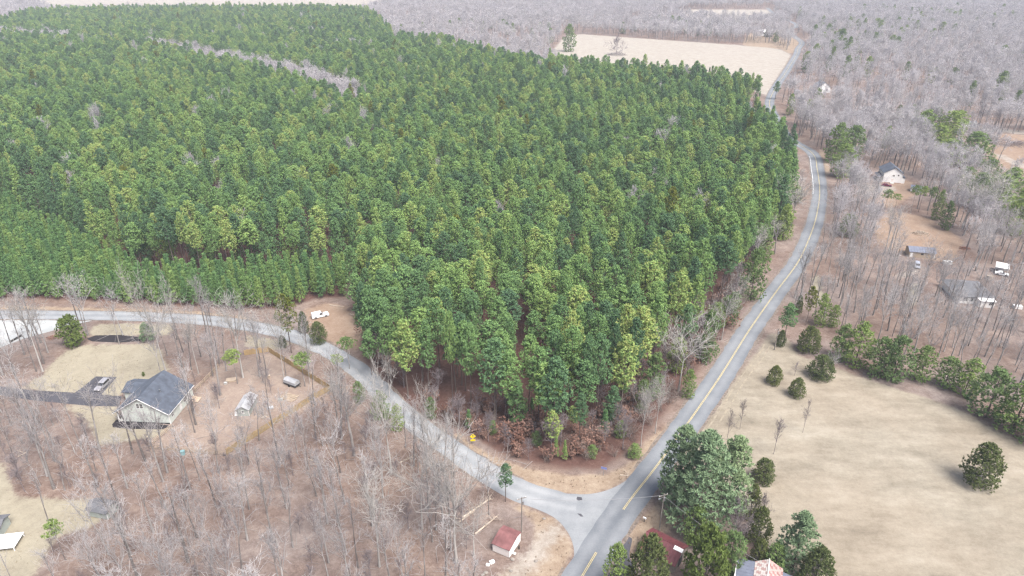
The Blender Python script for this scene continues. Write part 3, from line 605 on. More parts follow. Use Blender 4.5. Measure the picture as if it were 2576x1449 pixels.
for i in near:
    ph = near_phrase(X[i], Y[i], LM); e = edge_d[i] < 8 and proj(X[i], Y[i])[2] < 230
    kd = 'edge_pine' if e else 'pine'; r = rr[i] * (1.12 if e else 1); h = hh[i] * (1.04 if e else 1)
    sz = 'tallest' if h > 24 else 'tall' if h > 21.5 else 'shorter'; wd = 'broad' if r > 3.5 else 'mid-sized' if r > 3.0 else 'narrow'
    rw = 'at the forest edge' if edge_d[i] < 6 else 'second row' if edge_d[i] < 13 else 'deeper in'
    tree(kd, X[i], Y[i], h, r, '%s pine with %s crown, %s, %s' % (sz, wd, rw, ph), '%s pines with %s crowns %s %s' % (sz, wd, rw, ph))
yd_ = poly_sd(X, Y, YOUNG_POLY); eb = ((yd_ > -16) | (edge_d < 6))[rest]
stuff_trees('pine_forest', ['pine', 'skirt_pine', 'yellow_pine', 'far_bare'], X[rest], Y[rest], hh[rest], rr[rest], 'dense green planted pine forest stretching to the distance', np.where(eb, 1, np.where(RNG.uniform(size=len(rest)) < .012, 2, np.where(RNG.uniform(size=len(rest)) < .012, 3, 0))))

X, Y = jgrid(-60, 120, 120, 220, 5.4, .45); u_, v_, d_ = proj(X, Y); e_ = poly_sd(X, Y, PINE_POLY)
k = (e_ > -4.5) & (e_ < 5) & (u_ > 960) & (u_ < 1720) & (v_ > 930) & (line_d(X, Y, MAIN) > 13) & (line_d(X, Y, SIDE) > 14) & (RNG.uniform(size=len(X)) < .5)
for x, y in zip(X[k], Y[k]):
    ph = near_phrase(x, y, LM); h = RNG.uniform(8, 15.5); tree('skirt_pine' if RNG.uniform() < .5 else 'edge_pine', x, y, h, h * RNG.uniform(.19, .25), ('half-grown' if h > 12 else 'small') + ' green pine stepping down from the forest edge ' + ph, ('half-grown' if h > 12 else 'small') + ' pines stepping down ' + ph)
# --- young plantation, stood in rows
X, Y = jgrid(-420, -30, 120, 420, 3.25, .17, .12)
k = (poly_sd(X, Y, YOUNG_POLY) > 0) & (line_d(X, Y, SIDE) > 7.5) & (zsd('soil', X, Y) < -2) & in_view(X, Y, 12, 200) & (RNG.uniform(size=len(X)) < .96)
X, Y = X[k], Y[k]; hh = 11.4 + RNG.normal(0, 1.2, len(X)) + .8 * wob(X, Y, .03); rr = RNG.uniform(1.75, 2.5, len(X))
dep = proj(X, Y)[2] + np.where(in_view(X, Y, 12, 20), 0, 1e5); order = np.argsort(dep)
LMY = [(G(100, 770), 'at the left end of the side road'), (G(420, 780), 'across the side road from the lawn'), (G(640, 780), 'behind the bare fan-shaped tree'), (G(820, 745), 'behind the white pickup truck')]
for i in order[:300]:
    ph = near_phrase(X[i], Y[i], LMY); sz = 'tall' if hh[i] > 11.5 else 'middling' if hh[i] > 10 else 'short'; wd = 'wide' if rr[i] > 2.25 else 'slim' if rr[i] < 1.95 else 'cone-shaped'
    rw = 'front-row' if poly_sd(np.array([X[i]]), np.array([Y[i]]), YOUNG_POLY)[0] < 4 else 'inner-row'
    tree('young', X[i], Y[i], hh[i], rr[i], '%s %s %s young pine %s' % (sz, wd, rw, ph), '%s %s %s young pines %s' % (sz, wd, rw, ph))
i = order[300:]; stuff_trees('young_plantation', ['young'], X[i], Y[i], hh[i], rr[i], 'rows of younger pointed pines in front of the tall forest')

# --- bare broadleaf woods
BLD = [(*G(372, 1030), 12), (*G(615, 1015), 5), (*G(250, 1290), 5), (*G(1275, 1370), 7), (*G(2243, 450), 14), (*G(2316, 638), 9), (*G(2445, 735), 12), (*G(2517, 682), 6), (*G(2434, 315), 13),
       (*G(805, 797), 7), (*G(2072, 225), 12), (*G(1922, 88), 25), (*G(2305, 665), 4), (*G(0, 1340), 7), (*G(1600, 1400), 7), (*G(2300, 470), 6), (*G(735, 965), 3.5), (*G(728, 1000), 3)]
SINGLE = [
 ('edge_pine', 1971, 862, 765, 50, 'tall pale green pine at the field corner by the road'), ('cedar', 1962, 871, 832, 26, 'small dark cedar under the tall pale pine at the field corner'),
 ('yellow_pine', 2027, 818, 722, 34, 'pale yellowish pine left of two dark pines above the field'), ('olive', 2061, 818, 742, 44, 'dark green pine right of the pale yellowish pine above the field'), ('olive', 2094, 822, 768, 34, 'short dark pine at the right end of the roadside trio'), ('cedar', 2006, 790, 745, 22, 'narrow dark cedar behind the tall pale pine by the road'),
 ('cedar', 2031, 884, 824, 62, 'broad dark cedar at the left end of the evergreen row'), ('olive', 2110, 902, 818, 60, 'evergreen second from left in the row above the field'), ('olive', 2150, 918, 815, 76, 'wide evergreen third from left in the row above the field'), ('olive', 2205, 946, 850, 70, 'evergreen near the middle of the row above the field'),
 ('olive', 2245, 958, 848, 84, 'tall olive evergreen in the middle of the row above the field'), ('olive', 2312, 958, 872, 62, 'shorter evergreen right of the middle of the row'), ('olive', 2375, 972, 900, 66, 'low rounded evergreen in the right half of the row'), ('olive', 2425, 990, 905, 70, 'dark evergreen left of the bright green tree at the row end'),
 ('olive', 2480, 1050, 932, 110, 'large bright green evergreen near the right edge of the field'), ('olive', 2545, 1085, 965, 100, 'large dark evergreen at the right edge of the picture'), ('olive', 2610, 1120, 990, 110, 'evergreen cut off by the right picture edge'),
 ('cedar', 2062, 950, 897, 70, 'broad cedar with a bare tree growing through it'), ('pale_bare', 2084, 950, 890, 46, 'small grey bare tree growing out of the broad cedar'),
 ('cedar', 1946, 965, 922, 42, 'round dark cedar nearest the road on the field, upper of two'), ('cedar', 2002, 997, 953, 45, 'round dark cedar on the field, lower of the upper two'), ('cedar', 1917, 1208, 1156, 64, 'low round cedar beside the large white pines'), ('cedar', 2459, 1218, 1122, 94, 'large cone-shaped cedar alone in the right of the field'),
 ('sapling', 1829, 1107, 1035, 34, 'bare many-stemmed sapling closest to the road on the field'), ('sapling', 1861, 1080, 1006, 26, 'slim bare sapling behind the one closest to the road'), ('sapling', 1946, 1142, 1055, 40, 'largest bare sapling in the middle of the field'), ('sapling', 2019, 1088, 1012, 30, 'pale bare sapling below the two round cedars'), ('sapling', 1998, 945, 915, 30, 'faint bare sapling beside the broad cedar'),
 ('white_pine', 1752, 1322, 1092, 190, 'largest blue-green white pine beside the junction'), ('white_pine', 1702, 1262, 1072, 120, 'white pine nearest the road junction'), ('white_pine', 1828, 1290, 1100, 130, 'white pine on the field side of the cluster'), ('olive', 1745, 1370, 1275, 70, 'dark evergreen below the white pine cluster'),
 ('cedar', 1904, 1362, 1280, 66, 'tall dark cedar below the white pines at the field edge'), ('cedar', 1885, 1300, 1222, 50, 'dark cedar tucked behind the white pines by the field'), ('purple_bare', 1845, 1362, 1256, 100, 'bushy purple-grey bare tree below the white pines'), ('purple_bare', 1912, 1320, 1248, 50, 'small silvery bare tree in front of the dark cedar'),
 ('leafy', 1768, 1482, 1332, 116, 'large light green tree beside the maroon barn roof'), ('olive', 1832, 1440, 1340, 86, 'olive evergreen right of the light green tree'), ('white_pine', 1992, 1436, 1292, 116, 'blue-green pine alone at the lower field edge'), ('cedar', 2042, 1490, 1385, 100, 'dark cedar below the lone blue-green pine'), ('olive', 1945, 1440, 1370, 70, 'dark olive evergreen behind the farmhouse roof'),('cedar', 1905, 1425, 1360, 50, 'low dark evergreen above the farmhouse roof'),
 ('cedar', 1624, 1505, 1354, 118, 'dark green spruce-like tree in front of the maroon barn'), ('olive', 1545, 1492, 1372, 70, 'rounded olive evergreen beside the road at the bottom edge'), ('edge_pine', 1272, 1262, 1168, 46, 'small slender pine standing at the side road edge'),
 ('leafy', 190, 868, 796, 62, 'light green leafy bush by the pale gravel lot'), ('white_pine', 374, 858, 812, 40, 'small pale blue-green pine behind the mulch bed'), ('yellow_pine', 734, 888, 742, 58, 'yellow-green pine with bare lower trunk beside the clearing'), ('cedar', 802, 862, 812, 48, 'round dark cedar at the mouth of the clearing'), ('cedar', 766, 836, 786, 28, 'small dark cedar left of the white truck'),
 ('flat_pine', 598, 965, 882, 54, 'flat-topped pine on the open side of the fenced yard'), ('flat_pine', 768, 972, 888, 58, 'flat-topped pine leaning over the privacy fence'), ('edge_pine', 936, 944, 832, 52, 'green pine left of the forest by the side road bend'), ('flat_pine', 880, 928, 848, 50, 'thin-crowned pine beside the road at the clearing mouth'), ('flat_pine', 852, 945, 892, 36, 'small pine at the road edge below the clearing'),
 ('olive', 962, 1056, 985, 50, 'dark evergreen under bare trees at the road bend'), ('olive', 1000, 1080, 1020, 40, 'low evergreen beside the road bend'), ('olive', 905, 1010, 960, 36, 'small evergreen behind the end of the privacy fence'), ('cedar', 712, 872, 845, 24, 'small dark shrub-like cedar outside the fence corner'),
 ('olive', 910, 815, 745, 44, 'green pine at the right of the clearing with the truck'), ('edge_pine', 902, 790, 690, 60, 'bushy blue-green pine at the corner between plantation and forest'), ('olive', 935, 860, 790, 46, 'low green pine behind the clearing'),
 ('flat_pine', 165, 1410, 1312, 50, 'small flat pine on the small lawn at lower left'), ('leafy', 362, 946, 936, 8, 'tiny green bush beside the grey roof'),
 ('olive', 2112, 446, 362, 66, 'front evergreen in the dark pine clump by the curve'), ('olive', 2096, 408, 312, 62, 'left rear evergreen of the dark pine clump by the curve'), ('olive', 2138, 402, 316, 66, 'right rear evergreen of the dark pine clump by the curve'), ('cedar', 2254, 318, 266, 26, 'narrow dark evergreen alone among grey trees'), ('olive', 2225, 372, 318, 26, 'small evergreen between two grey trees'),
 ('olive', 2315, 352, 278, 62, 'left evergreen of the group near the white mobile home'), ('olive', 2385, 360, 280, 76, 'right evergreen of the group near the white mobile home'), ('olive', 2440, 412, 332, 92, 'large evergreen below the white mobile home'), ('olive', 2385, 415, 352, 84, 'evergreen left of the large one below the mobile home'), ('olive', 2355, 385, 316, 60, 'evergreen between the two groups near the mobile home'),
 ('olive', 2500, 545, 440, 88, 'large evergreen at the right above the clearing'), ('olive', 2555, 585, 474, 96, 'bright evergreen at the right edge above the clearing'), ('olive', 2455, 520, 436, 70, 'evergreen left of the large right-hand pair'), ('olive', 2530, 505, 424, 84, 'evergreen behind the large right-hand pair'), ('olive', 2570, 540, 450, 60, 'rear evergreen at the right picture edge'),
 ('flat_pine', 2290, 536, 466, 26, 'first thin pine in the row above the clearing'), ('flat_pine', 2310, 534, 468, 26, 'second thin pine in the row above the clearing'), ('flat_pine', 2332, 541, 470, 28, 'third thin pine in the row above the clearing'), ('olive', 2352, 552, 480, 30, 'fourth pine in the row above the clearing'), ('olive', 2375, 578, 508, 34, 'fifth pine at the right end of the row above the clearing'), ('flat_pine', 2222, 538, 478, 34, 'dark pine left of the row above the clearing'), ('flat_pine', 2250, 530, 488, 22, 'thin pine beside the dark one above the clearing'),
 ('leafy', 2130, 594, 540, 50, 'grey-green leafy tree beside the road right of the curve'), ('olive', 1775, 908, 782, 62, 'dark evergreen at the forest edge above the large pale tree'), ('olive', 1888, 752, 626, 74, 'broad dark evergreen at the forest edge by the road'), ('olive', 1968, 602, 516, 54, 'dark evergreen at the road edge of the forest'), ('olive', 1932, 592, 536, 40, 'bright evergreen left of the dark roadside one'), ('olive', 1838, 815, 735, 44, 'green evergreen behind the bare roadside trees'),
 ('olive', 1640, 1000, 890, 70, 'dark rounded evergreen beside the large pale bare tree'), ('olive', 1612, 1035, 955, 36, 'small yellowish evergreen beside the two pale trunks'), ('yellow_pine', 1640, 880, 782, 46, 'bright yellow-green pine behind the large pale bare tree'), 
 ('young', 1398, 1150, 1098, 20, 'small bright sapling pine, left of two in the brush'), ('young', 1420, 1158, 1108, 20, 'small sapling pine, right of two in the brush'), ('young', 1310, 1040, 975, 26, 'young pine left in the trio under the forest edge'), ('young', 1338, 1052, 1000, 22, 'young pine in the middle of the trio under the forest edge'), ('young', 1284, 1020, 968, 24, 'young pine at the back of the trio under the forest edge'),
 ('edge_pine', 1393, 1112, 902, 96, 'nearest tall pine in the forest tip above the junction'), ('edge_pine', 1466, 1070, 905, 84, 'tall pine right of the nearest one in the forest tip'), ('edge_pine', 1456, 1118, 992, 46, 'slim pale pine in front of the forest tip'), ('edge_pine', 1245, 1055, 852, 96, 'tall pine alone at the left front of the forest'), ('edge_pine', 1430, 1040, 868, 80, 'tall pine behind the two of the forest tip'),
 ('pale_bare', 1706, 985, 815, 150, 'large fan-shaped pale bare tree at the forest edge'), ('pale_bare', 1612, 1122, 978, 60, 'left of two whitish bare trunks near the road'), ('pale_bare', 1648, 1090, 955, 66, 'right of two whitish bare trunks near the road'), ('pale_bare', 1990, 566, 462, 110, 'pale bare tree overhanging the road below the curve'), ('pale_bare', 1902, 662, 560, 64, 'pale bare tree between two dark evergreens by the road'), ('pale_bare', 1815, 855, 745, 80, 'bare spreading tree hanging over the road verge'),('pale_bare', 1850, 790, 700, 50, 'small bare tree above the spreading roadside one'),
 ('pale_bare', 425, 960, 700, 110, 'tall forked pale tree beside the side road'), ('pale_bare', 612, 950, 735, 120, 'fan-shaped pale tree in front of the young pines'), ('pale_bare', 108, 935, 728, 110, 'pale spreading tree beside the gravel lot'), ('pale_bare', 716, 960, 770, 70, 'pale tree left of the yellow-green pine'), ('pale_bare', 500, 940, 790, 66, 'pale tree between the forked one and the fan-shaped one'), 
 ('pale_bare', 1148, 1415, 1150, 210, 'largest pale bare tree left of the red-roofed shed'), ('pale_bare', 955, 1425, 1190, 170, 'large bare tree second left of the red-roofed shed'), ('pale_bare', 1062, 1330, 1120, 150, 'pale bare tree beside the side road above the shed'), ('pale_bare', 985, 1190, 960, 130, 'white-limbed tree at the inside of the road bend'), ('pale_bare', 1095, 1220, 1010, 120, 'pale bare tree reaching over the side road'), ('pale_bare', 1192, 1400, 1280, 100, 'leaning bare tree just left of the red-roofed shed'), ('pale_bare', 890, 1130, 930, 120, 'pale bare tree behind the privacy fence end'), ('pale_bare', 980, 1000, 890, 60, 'white bare tree at the forest edge by the bend'), ('pale_bare', 780, 965, 845, 50, 'small pale tree between road and fence'),
 ('pale_bare', 2420, 575, 440, 110, 'large pale bare tree above the carport'), ('pale_bare', 2480, 590, 440, 120, 'wide pale bare tree right above the clearing'), ('pale_bare', 2545, 660, 560, 90, 'pale bare tree behind the white carport'), ('pale_bare', 2235, 600, 520, 60, 'bare tree standing on the clearing'),
 ('purple_bare', 1551, 138, 94, 46, 'dark bare tree and thicket alone on the distant field'), ('cedar', 1932, 93, 72, 24, 'round dark tree beside the distant white house'), ('olive', 1430, 130, 62, 36, 'dark evergreen at the left corner of the distant field'),
 ('olive', 2420, 485, 420, 56, 'olive evergreen between the two big evergreen groups on the right'), ('olive', 2480, 465, 400, 60, 'evergreen above the large pair at the right'), ('olive', 2345, 330, 270, 44, 'top evergreen left of the white mobile home'), ('olive', 2405, 335, 278, 50, 'evergreen just below left of the mobile home'),
 ('olive', 2290, 318, 262, 34, 'lone evergreen in the grey woods left of the mobile home group'), ('cedar', 2170, 300, 268, 22, 'small dark evergreen above the pine clump by the curve'), ('olive', 2030, 300, 250, 22, 'slim dark pine beside the hidden stretch of road'), ('olive', 1985, 290, 236, 24, 'dark layered pine left of the pale house in the woods'), ('edge_pine', 1950, 250, 205, 22, 'dark pine at the far corner of the forest by the road'),
 ('young', 1180, 1075, 1030, 24, 'young green pine behind the road sign brush'), ('olive', 1085, 1052, 1000, 34, 'low green evergreen at the left front of the forest'), ('olive', 1350, 1120, 1085, 30, 'small rounded evergreen under the nearest pines'), ('young', 1520, 1090, 1030, 30, 'young pine right of the slim pale pine'), ('olive', 1490, 1150, 1120, 30, 'small green bush in the brush above the junction'),
 ('skirt_pine', 905, 742, 655, 56, 'pointed blue-green pine in the gap beside the tall forest'), ('olive', 1240, 1090, 1058, 26, 'small olive evergreen in the brush behind the road sign'), ('olive', 1560, 1100, 1060, 34, 'low green evergreen in the brush near the road'), ('olive', 1595, 1150, 1118, 40, 'dark low bush at the end of the brush above the junction'), ('olive', 1730, 1000, 930, 40, 'low evergreen below the dark forest-edge evergreen'),
]
EXC = [(*G(2240, 492), 15), (*G(2235, 520), 12), (*G(2290, 505), 9), (*G(2262, 690), 11), (*G(2320, 690), 11), (*G(2370, 665), 9), (*G(2450, 775), 4), (*G(2450, 350), 16), (*G(2520, 700), 8), (*G(255, 1345), 4.5), (*G(330, 1090), 5), (*G(2070, 250), 14), (*G(2540, 455), 14), (*G(2565, 475), 12), (*G(2500, 430), 10), (*G(2560, 440), 14), (*G(1270, 1430), 7), (*G(1240, 1400), 4.5), (*G(1300, 1440), 6), (*G(760, 1050), 3), (*G(690, 1090), 3.5), (*G(620, 1135), 3.5), (*G(470, 1165), 4), (*G(360, 1100), 6), (*G(250, 1020), 5), (*G(300, 950), 4), (*G(225, 1330), 4), (*G(615, 1075), 4)]
for _q in SINGLE:
    if _q[0] in ('olive', 'cedar', 'white_pine', 'leafy', 'edge_pine', 'yellow_pine', 'flat_pine'):
        _x, _y = G(_q[1], _q[2]); _r = _q[4] * pxm(_q[1], _q[2]) / 2; EXC.append((_x, _y, _r + 1.5)); EXC.append((_x * .97, _y * .97, _r * .9 + 1))
def clear(X, Y):
    m = np.ones(X.shape, bool)
    for a, b, r in BLD + EXC: m &= np.hypot(X - a, Y - b) > r
    return m
Xa, Ya = jgrid(-170, 30, 58, 205, 6.9, .46, .3)                      # woods south of the side road
ka = ok_mask(Xa, Ya, .5) & clear(Xa, Ya) & in_view(Xa, Ya, 18, 60) & (poly_sd(Xa, Ya, PINE_POLY) < -2) & (poly_sd(Xa, Ya, YOUNG_POLY) < -2)
ua, va, _ = proj(Xa, Ya); ka &= (va > 800) & ~((ua > 880) & (va < 1000)) & ~((ua > 1290) & (va > 1200)) & (ua < 1360)
ys = zsd('yard', Xa, Ya); ka &= (ys < 0) | (RNG.uniform(size=len(Xa)) < .55)
side_n = np.array([np.interp(u, [p[0] for p in sorted([PJ(*q, 0)[:2] for q in SIDE[6:]])], [p[1] for p in sorted([PJ(*q, 0)[:2] for q in SIDE[6:]])]) for u in ua]); ka &= va > side_n
Xb, Yb = jgrid(20, 420, 150, 470, 5.7, .47, .1)                      # woods right of the road
EVR = GP([(2040, 885), (2130, 915), (2230, 955), (2400, 975), (2490, 1045), (2620, 1110)])
kb = ok_mask(Xb, Yb, .5) & clear(Xb, Yb) & in_view(Xb, Yb, 18, 60) & (zsd('field', Xb, Yb) < -2) & (zsd('soil', Xb, Yb) < -1)
mx_ = np.array(MAIN); kb &= np.array([x > np.interp(y, mx_[:, 1], mx_[:, 0]) + 7 for x, y in zip(Xb, Yb)])
X3, Y3 = jgrid(-1300, 1500, 470, 1900, 7.6, .48, .1)                 # far woods
kc = in_view(X3, Y3, 17, 250, -80) & clear(X3, Y3) & (poly_sd(X3, Y3, PINE_POLY) < -3) & (line_d(X3, Y3, MAIN) > 9) & (zsd('far', X3, Y3) < -2) & (zsd('soil', X3, Y3) < -1) & (zsd('gravel', X3, Y3) < -1)
kc &= (X3 > np.interp(Y3, mx_[:, 1], mx_[:, 0])) | (Y3 > 640); u3, v3, _ = proj(X3, Y3); kc &= ~((u3 > 1400) & (u3 < 1960) & (v3 > 110))
kc &= RNG.uniform(size=len(X3)) < np.clip(.78 + .35 * wob(X3, Y3, .013), .35, 1)
Xs, Ys = jgrid(-700, 60, 380, 1300, 6.5, .48); ks = (line_d(Xs, Ys, STREAM) < 15) & (Ys > 300)
X = np.r_[Xa[ka], Xb[kb]]; Y = np.r_[Ya[ka], Yb[kb]]; left = np.r_[np.ones(ka.sum(), bool), np.zeros(kb.sum(), bool)]
hh = np.clip(RNG.normal(16.5, 2.4, len(X)), 9, 21) * np.where(left, 1.0, .97); dep = proj(X, Y)[2] + np.where(in_view(X, Y, 14, 0), 0, 1e5); order = np.argsort(dep)
LMB = [(G(300, 1180), 'below the lawn strip beside the house'), (G(450, 1250), 'in the leafy woods between house and bottom edge'), (G(760, 1250), 'in the woods below the fence end'), (G(760, 1400), 'at the bottom edge of the woods'), (G(420, 1430), 'at the bottom edge right of the lawn'), (G(900, 1240), 'in the woods beside the fallen trunk'), (G(1120, 1400), 'just left of the fallen tree'), (G(60, 1200), 'at the left edge above the small lawn'), (G(2330, 900), 'right behind the evergreen row'), (G(150, 1400), 'around the small lawn at the lower left'), (G(255, 1300), 'around the small grey shed'), (G(420, 1120), 'below the sage house'), (G(640, 1120), 'along the wooden privacy fence'), (G(560, 1350), 'in the open leaf-covered woods'),
       (G(950, 1320), 'between the open woods and the red-roofed shed'), (G(1050, 1120), 'along the winding side road'), (G(700, 1000), 'inside the fenced yard'), (G(60, 1080), 'below the asphalt driveway'), (G(100, 890), 'beside the pale gravel lot'), (G(560, 900), 'between the lawn and the fence'),
       (G(2250, 820), 'behind the evergreen row by the field'), (G(2480, 860), 'below the grey-roofed house'), (G(2120, 640), 'between the road and the tan shed'), (G(2200, 720), 'around the gravel parking spot'), (G(2130, 470), 'between the road and the white gabled house'), (G(2480, 560), 'behind the right-hand clearing')]
for i in order[:300]:
    ph = near_phrase(X[i], Y[i], LMB); q = RNG.uniform(.17, .26); vi = RNG.integers(7); sz = 'tallest' if hh[i] > 18.6 else 'tall' if hh[i] > 16.4 else 'middling' if hh[i] > 14 else 'small'
    wd = 'forked' if vi >= 5 else 'spreading' if q > .225 else 'slender' if q < .195 else 'straight'
    tree('bare', X[i], Y[i], hh[i], hh[i] * q, '%s %s leafless grey tree %s' % (sz, wd, ph), '%s %s bare trees %s' % (sz, wd, ph), vi=vi)
i = order[300:]; Xr = np.r_[X[i], X3[kc], Xs[ks]]; Yr = np.r_[Y[i], Y3[kc], Ys[ks]]; hr = np.r_[hh[i], np.clip(RNG.normal(16, 2.5, kc.sum()), 8, 21), np.clip(RNG.normal(17, 2, ks.sum()), 8, 22)]
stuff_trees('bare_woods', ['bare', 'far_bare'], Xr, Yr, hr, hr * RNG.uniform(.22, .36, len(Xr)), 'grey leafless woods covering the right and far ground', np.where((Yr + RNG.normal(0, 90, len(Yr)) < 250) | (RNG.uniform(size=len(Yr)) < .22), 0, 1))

# --- brush and saplings along the front of the pine forest
X, Y = jgrid(-60, 130, 105, 260, 2.7, .48); u_, v_, dp_ = proj(X, Y)
k = (zsd('pine_floor', X, Y) > 1) & (poly_sd(X, Y, PINE_POLY) < 6) & (line_d(X, Y, MAIN) > 7) & (line_d(X, Y, SIDE) > 6) & (zsd('verge', X, Y) < -1.5) & (zsd('soil', X, Y) < -1) & (u_ > 930) & (poly_sd(X, Y, YOUNG_POLY) < -3)
X, Y = X[k], Y[k]; o_ = np.argsort(proj(X, Y)[2])[:430]
LMS = [(G(1480, 1180), 'on the verge above the junction'), (G(1250, 1130), 'between the side road and the pines'), (G(1050, 1030), 'on the bank behind the side road'), (G(1700, 960), 'on the bank by the two-lane road'), (G(1880, 760), 'at the forest edge along the road')]
cnt = 0
for i in o_:
    ph = near_phrase(X[i], Y[i], LMS); q = RNG.uniform()
    if q < .17: tree('russet', X[i], Y[i], RNG.uniform(2.2, 5.2), None, 'leafy russet-brown sapling ' + ph, 'russet saplings ' + ph)
    elif q < .55: tree('brush', X[i], Y[i], RNG.uniform(2, 4.5), None, 'tangled brown leafless shrub ' + ph, 'brown shrubs ' + ph)
    elif q < .82: tree('sapling', X[i], Y[i], RNG.uniform(4, 11), None, 'thin grey leafless sapling ' + ph, 'grey saplings ' + ph, 'tree')
X, Y = jgrid(-170, 30, 62, 200, 4.6, .48); ua, va, _ = proj(X, Y)
k = ok_mask(X, Y, -1) & clear(X, Y) & in_view(X, Y, 5, 20) & (va > 960) & (ua < 1340) & (line_d(X, Y, SIDE) > 6) & (poly_sd(X, Y, PINE_POLY) < -5) & (zsd('pine_floor', X, Y) < -1) & (RNG.uniform(size=len(X)) < .33)
for x, y in list(zip(X[k], Y[k]))[:170]:
    ph = near_phrase(x, y, LMB[:11]); tree('sapling', x, y, RNG.uniform(3, 8), None, 'thin grey leafless sapling ' + ph, 'grey saplings ' + ph, 'tree')

X, Y = jgrid(-150, 40, 62, 210, 3.6, .5); ua, va, _ = proj(X, Y); k = ok_mask(X, Y, -1) & clear(X, Y) & (va < 1500) & (ua < 1350) & (line_d(X, Y, SIDE) > 4.5) & (poly_sd(X, Y, PINE_POLY) < -3) & (poly_sd(X, Y, YOUNG_POLY) < -3)
X, Y = X[k], Y[k]; a = RNG.uniform(0, 6.28, len(X)); l = RNG.uniform(.5, 2.6, len(X)); st = np.stack([X - np.cos(a) * l, Y - np.sin(a) * l, RNG.uniform(.03, .12, len(X)), X + np.cos(a) * l, Y + np.sin(a) * l, RNG.uniform(.03, .4, len(X)), np.full(len(X), .05), np.full(len(X), .02)], -1)
v_, t_, a_ = tubes(st, 4); tag(put('fallen_branches', mesh_np('fallen_branches', v_, t_, [M['bark']], {'v': a_})), 'scattered fallen sticks on the woodland floor', None, None, 'stuff')
def grass(name, n, reg, sp, hgt__, m, label):
    x = RNG.uniform(reg[0], reg[1], n); y = RNG.uniform(reg[2], reg[3], n); u, v, d = proj(x, y); k = (u > -80) & (u < 2700) & (v < 1500) & (zsd(sp, x, y) > .2) & (line_d(x, y, MAIN) > 4.6) & (line_d(x, y, SIDE) > 4) & (poly_sd(x, y, T_POLY) < -1) & (wob(x, y, .11) + wob(x, y, .37, 2) + RNG.normal(0, .8, n) > .1)
    c = np.stack([x[k], y[k], np.full(k.sum(), .03)], -1); v_, t_, a_ = tufts(c, np.tile([[0, 0, 1.]], (len(c), 1)), 4, hgt__, .12, .9, .9); v_[:, 2] = np.abs(v_[:, 2])
    tag(put(name, mesh_np(name, v_, t_, [M[m]], {'v': a_})), label, None, None, 'stuff')
M['straw'] = foliage('dry_straw', [(0, (.16, .14, .10)), (.4, (.24, .21, .15)), (1, (.33, .29, .21))]); M['weeds'] = foliage('brown_weeds', [(0, (.13, .095, .07)), (1, (.24, .19, .14))])
grass('roadside_weeds', 26000, (-120, 90, 85, 215), 'verge', .42, 'weeds', 'brown weeds along the road verges')
grass('lawn_grass', 14000, (-150, -20, 60, 200), 'lawn', .2, 'straw', 'short dormant lawn grass')
# --- single trees (kind, base u, base v, top v, crown width in px, label)
for kd, u, v, vt, wpx, lb in SINGLE:
    x, y = G(u, v); h = hgt(u, v, vt); tree(kd, x, y, h, wpx * pxm(u, v) / 2 * (1.06 if kd not in ('cedar',) else 1), lb)
A_ = np.array(MAIN); i0_ = int(np.argmin(np.hypot(*(A_ - np.array(G(1799, 966))).T))); i1_ = int(np.argmin(np.hypot(*(A_ - np.array(G(2062, 470))).T)))
for i in range(i0_, i1_, 5):
    t = A_[min(i + 2, len(A_) - 1)] - A_[i]; t /= np.hypot(*t); q = RNG.uniform(8.5, 13); x, y = A_[i] + np.array([-t[1], t[0]]) * q; r_ = RNG.uniform()
    if r_ < .62: tree('pale_bare' if r_ < .3 else 'bare', x, y, RNG.uniform(9, 15), RNG.uniform(3, 5), 'grey leafless tree on the forest edge beside the two-lane road', 'bare trees along the forest edge by the two-lane road')
    else: tree('olive', x, y, RNG.uniform(6, 12), RNG.uniform(2.4, 4), 'olive evergreen on the forest edge beside the two-lane road', 'evergreens along the forest edge by the two-lane road')
# --- evergreens dotted through the grey woods
X, Y = jgrid(100, 900, 430, 1650, 24, .5); u_, v_, d_ = proj(X, Y)
k = in_view(X, Y, 14, 0) & (X > np.interp(Y, mx_[:, 1], mx_[:, 0]) + 14) & clear(X, Y) & (zsd('soil', X, Y) < -3) & (RNG.uniform(size=len(X)) < np.clip(.2 + .6 * wob(X, Y, .021, 1), .04, .85))
for x, y in sorted(zip(X[k], Y[k]), key=lambda p: p[1])[:120]:
    tree('olive', x, y, RNG.uniform(14, 20), RNG.uniform(3.6, 6.5), 'dark evergreen dotted among the grey woods on the right', 'evergreens among the right-hand grey woods')
for u, v, vt, wpx in [(2045, 108, 62, 24), (2080, 102, 60, 26), (2112, 124, 72, 30), (2130, 148, 92, 26), (2060, 84, 52, 22), (2150, 138, 104, 20), (2095, 140, 100, 22)]:
    tree('olive', *G(u, v), hgt(u, v, vt), wpx * pxm(u, v) / 2, 'green pine in the clump right of the distant road bend', 'pine clump by the distant road bend')
X, Y = jgrid(-200, 520, 900, 1750, 24, .5); k = in_view(X, Y, 14, 0) & (poly_sd(X, Y, PINE_POLY) < -8) & (zsd('far', X, Y) < -8) & (line_d(X, Y, MAIN) > 12) & (RNG.uniform(size=len(X)) < np.clip(.2 + .6 * wob(X, Y, .021, 1), .04, .85))
for x, y in sorted(zip(X[k], Y[k]), key=lambda p: p[1])[:55]: tree('olive', x, y, RNG.uniform(12, 19), RNG.uniform(3.5, 6), 'dark evergreen among grey woods behind the distant field', 'evergreens behind the distant field')
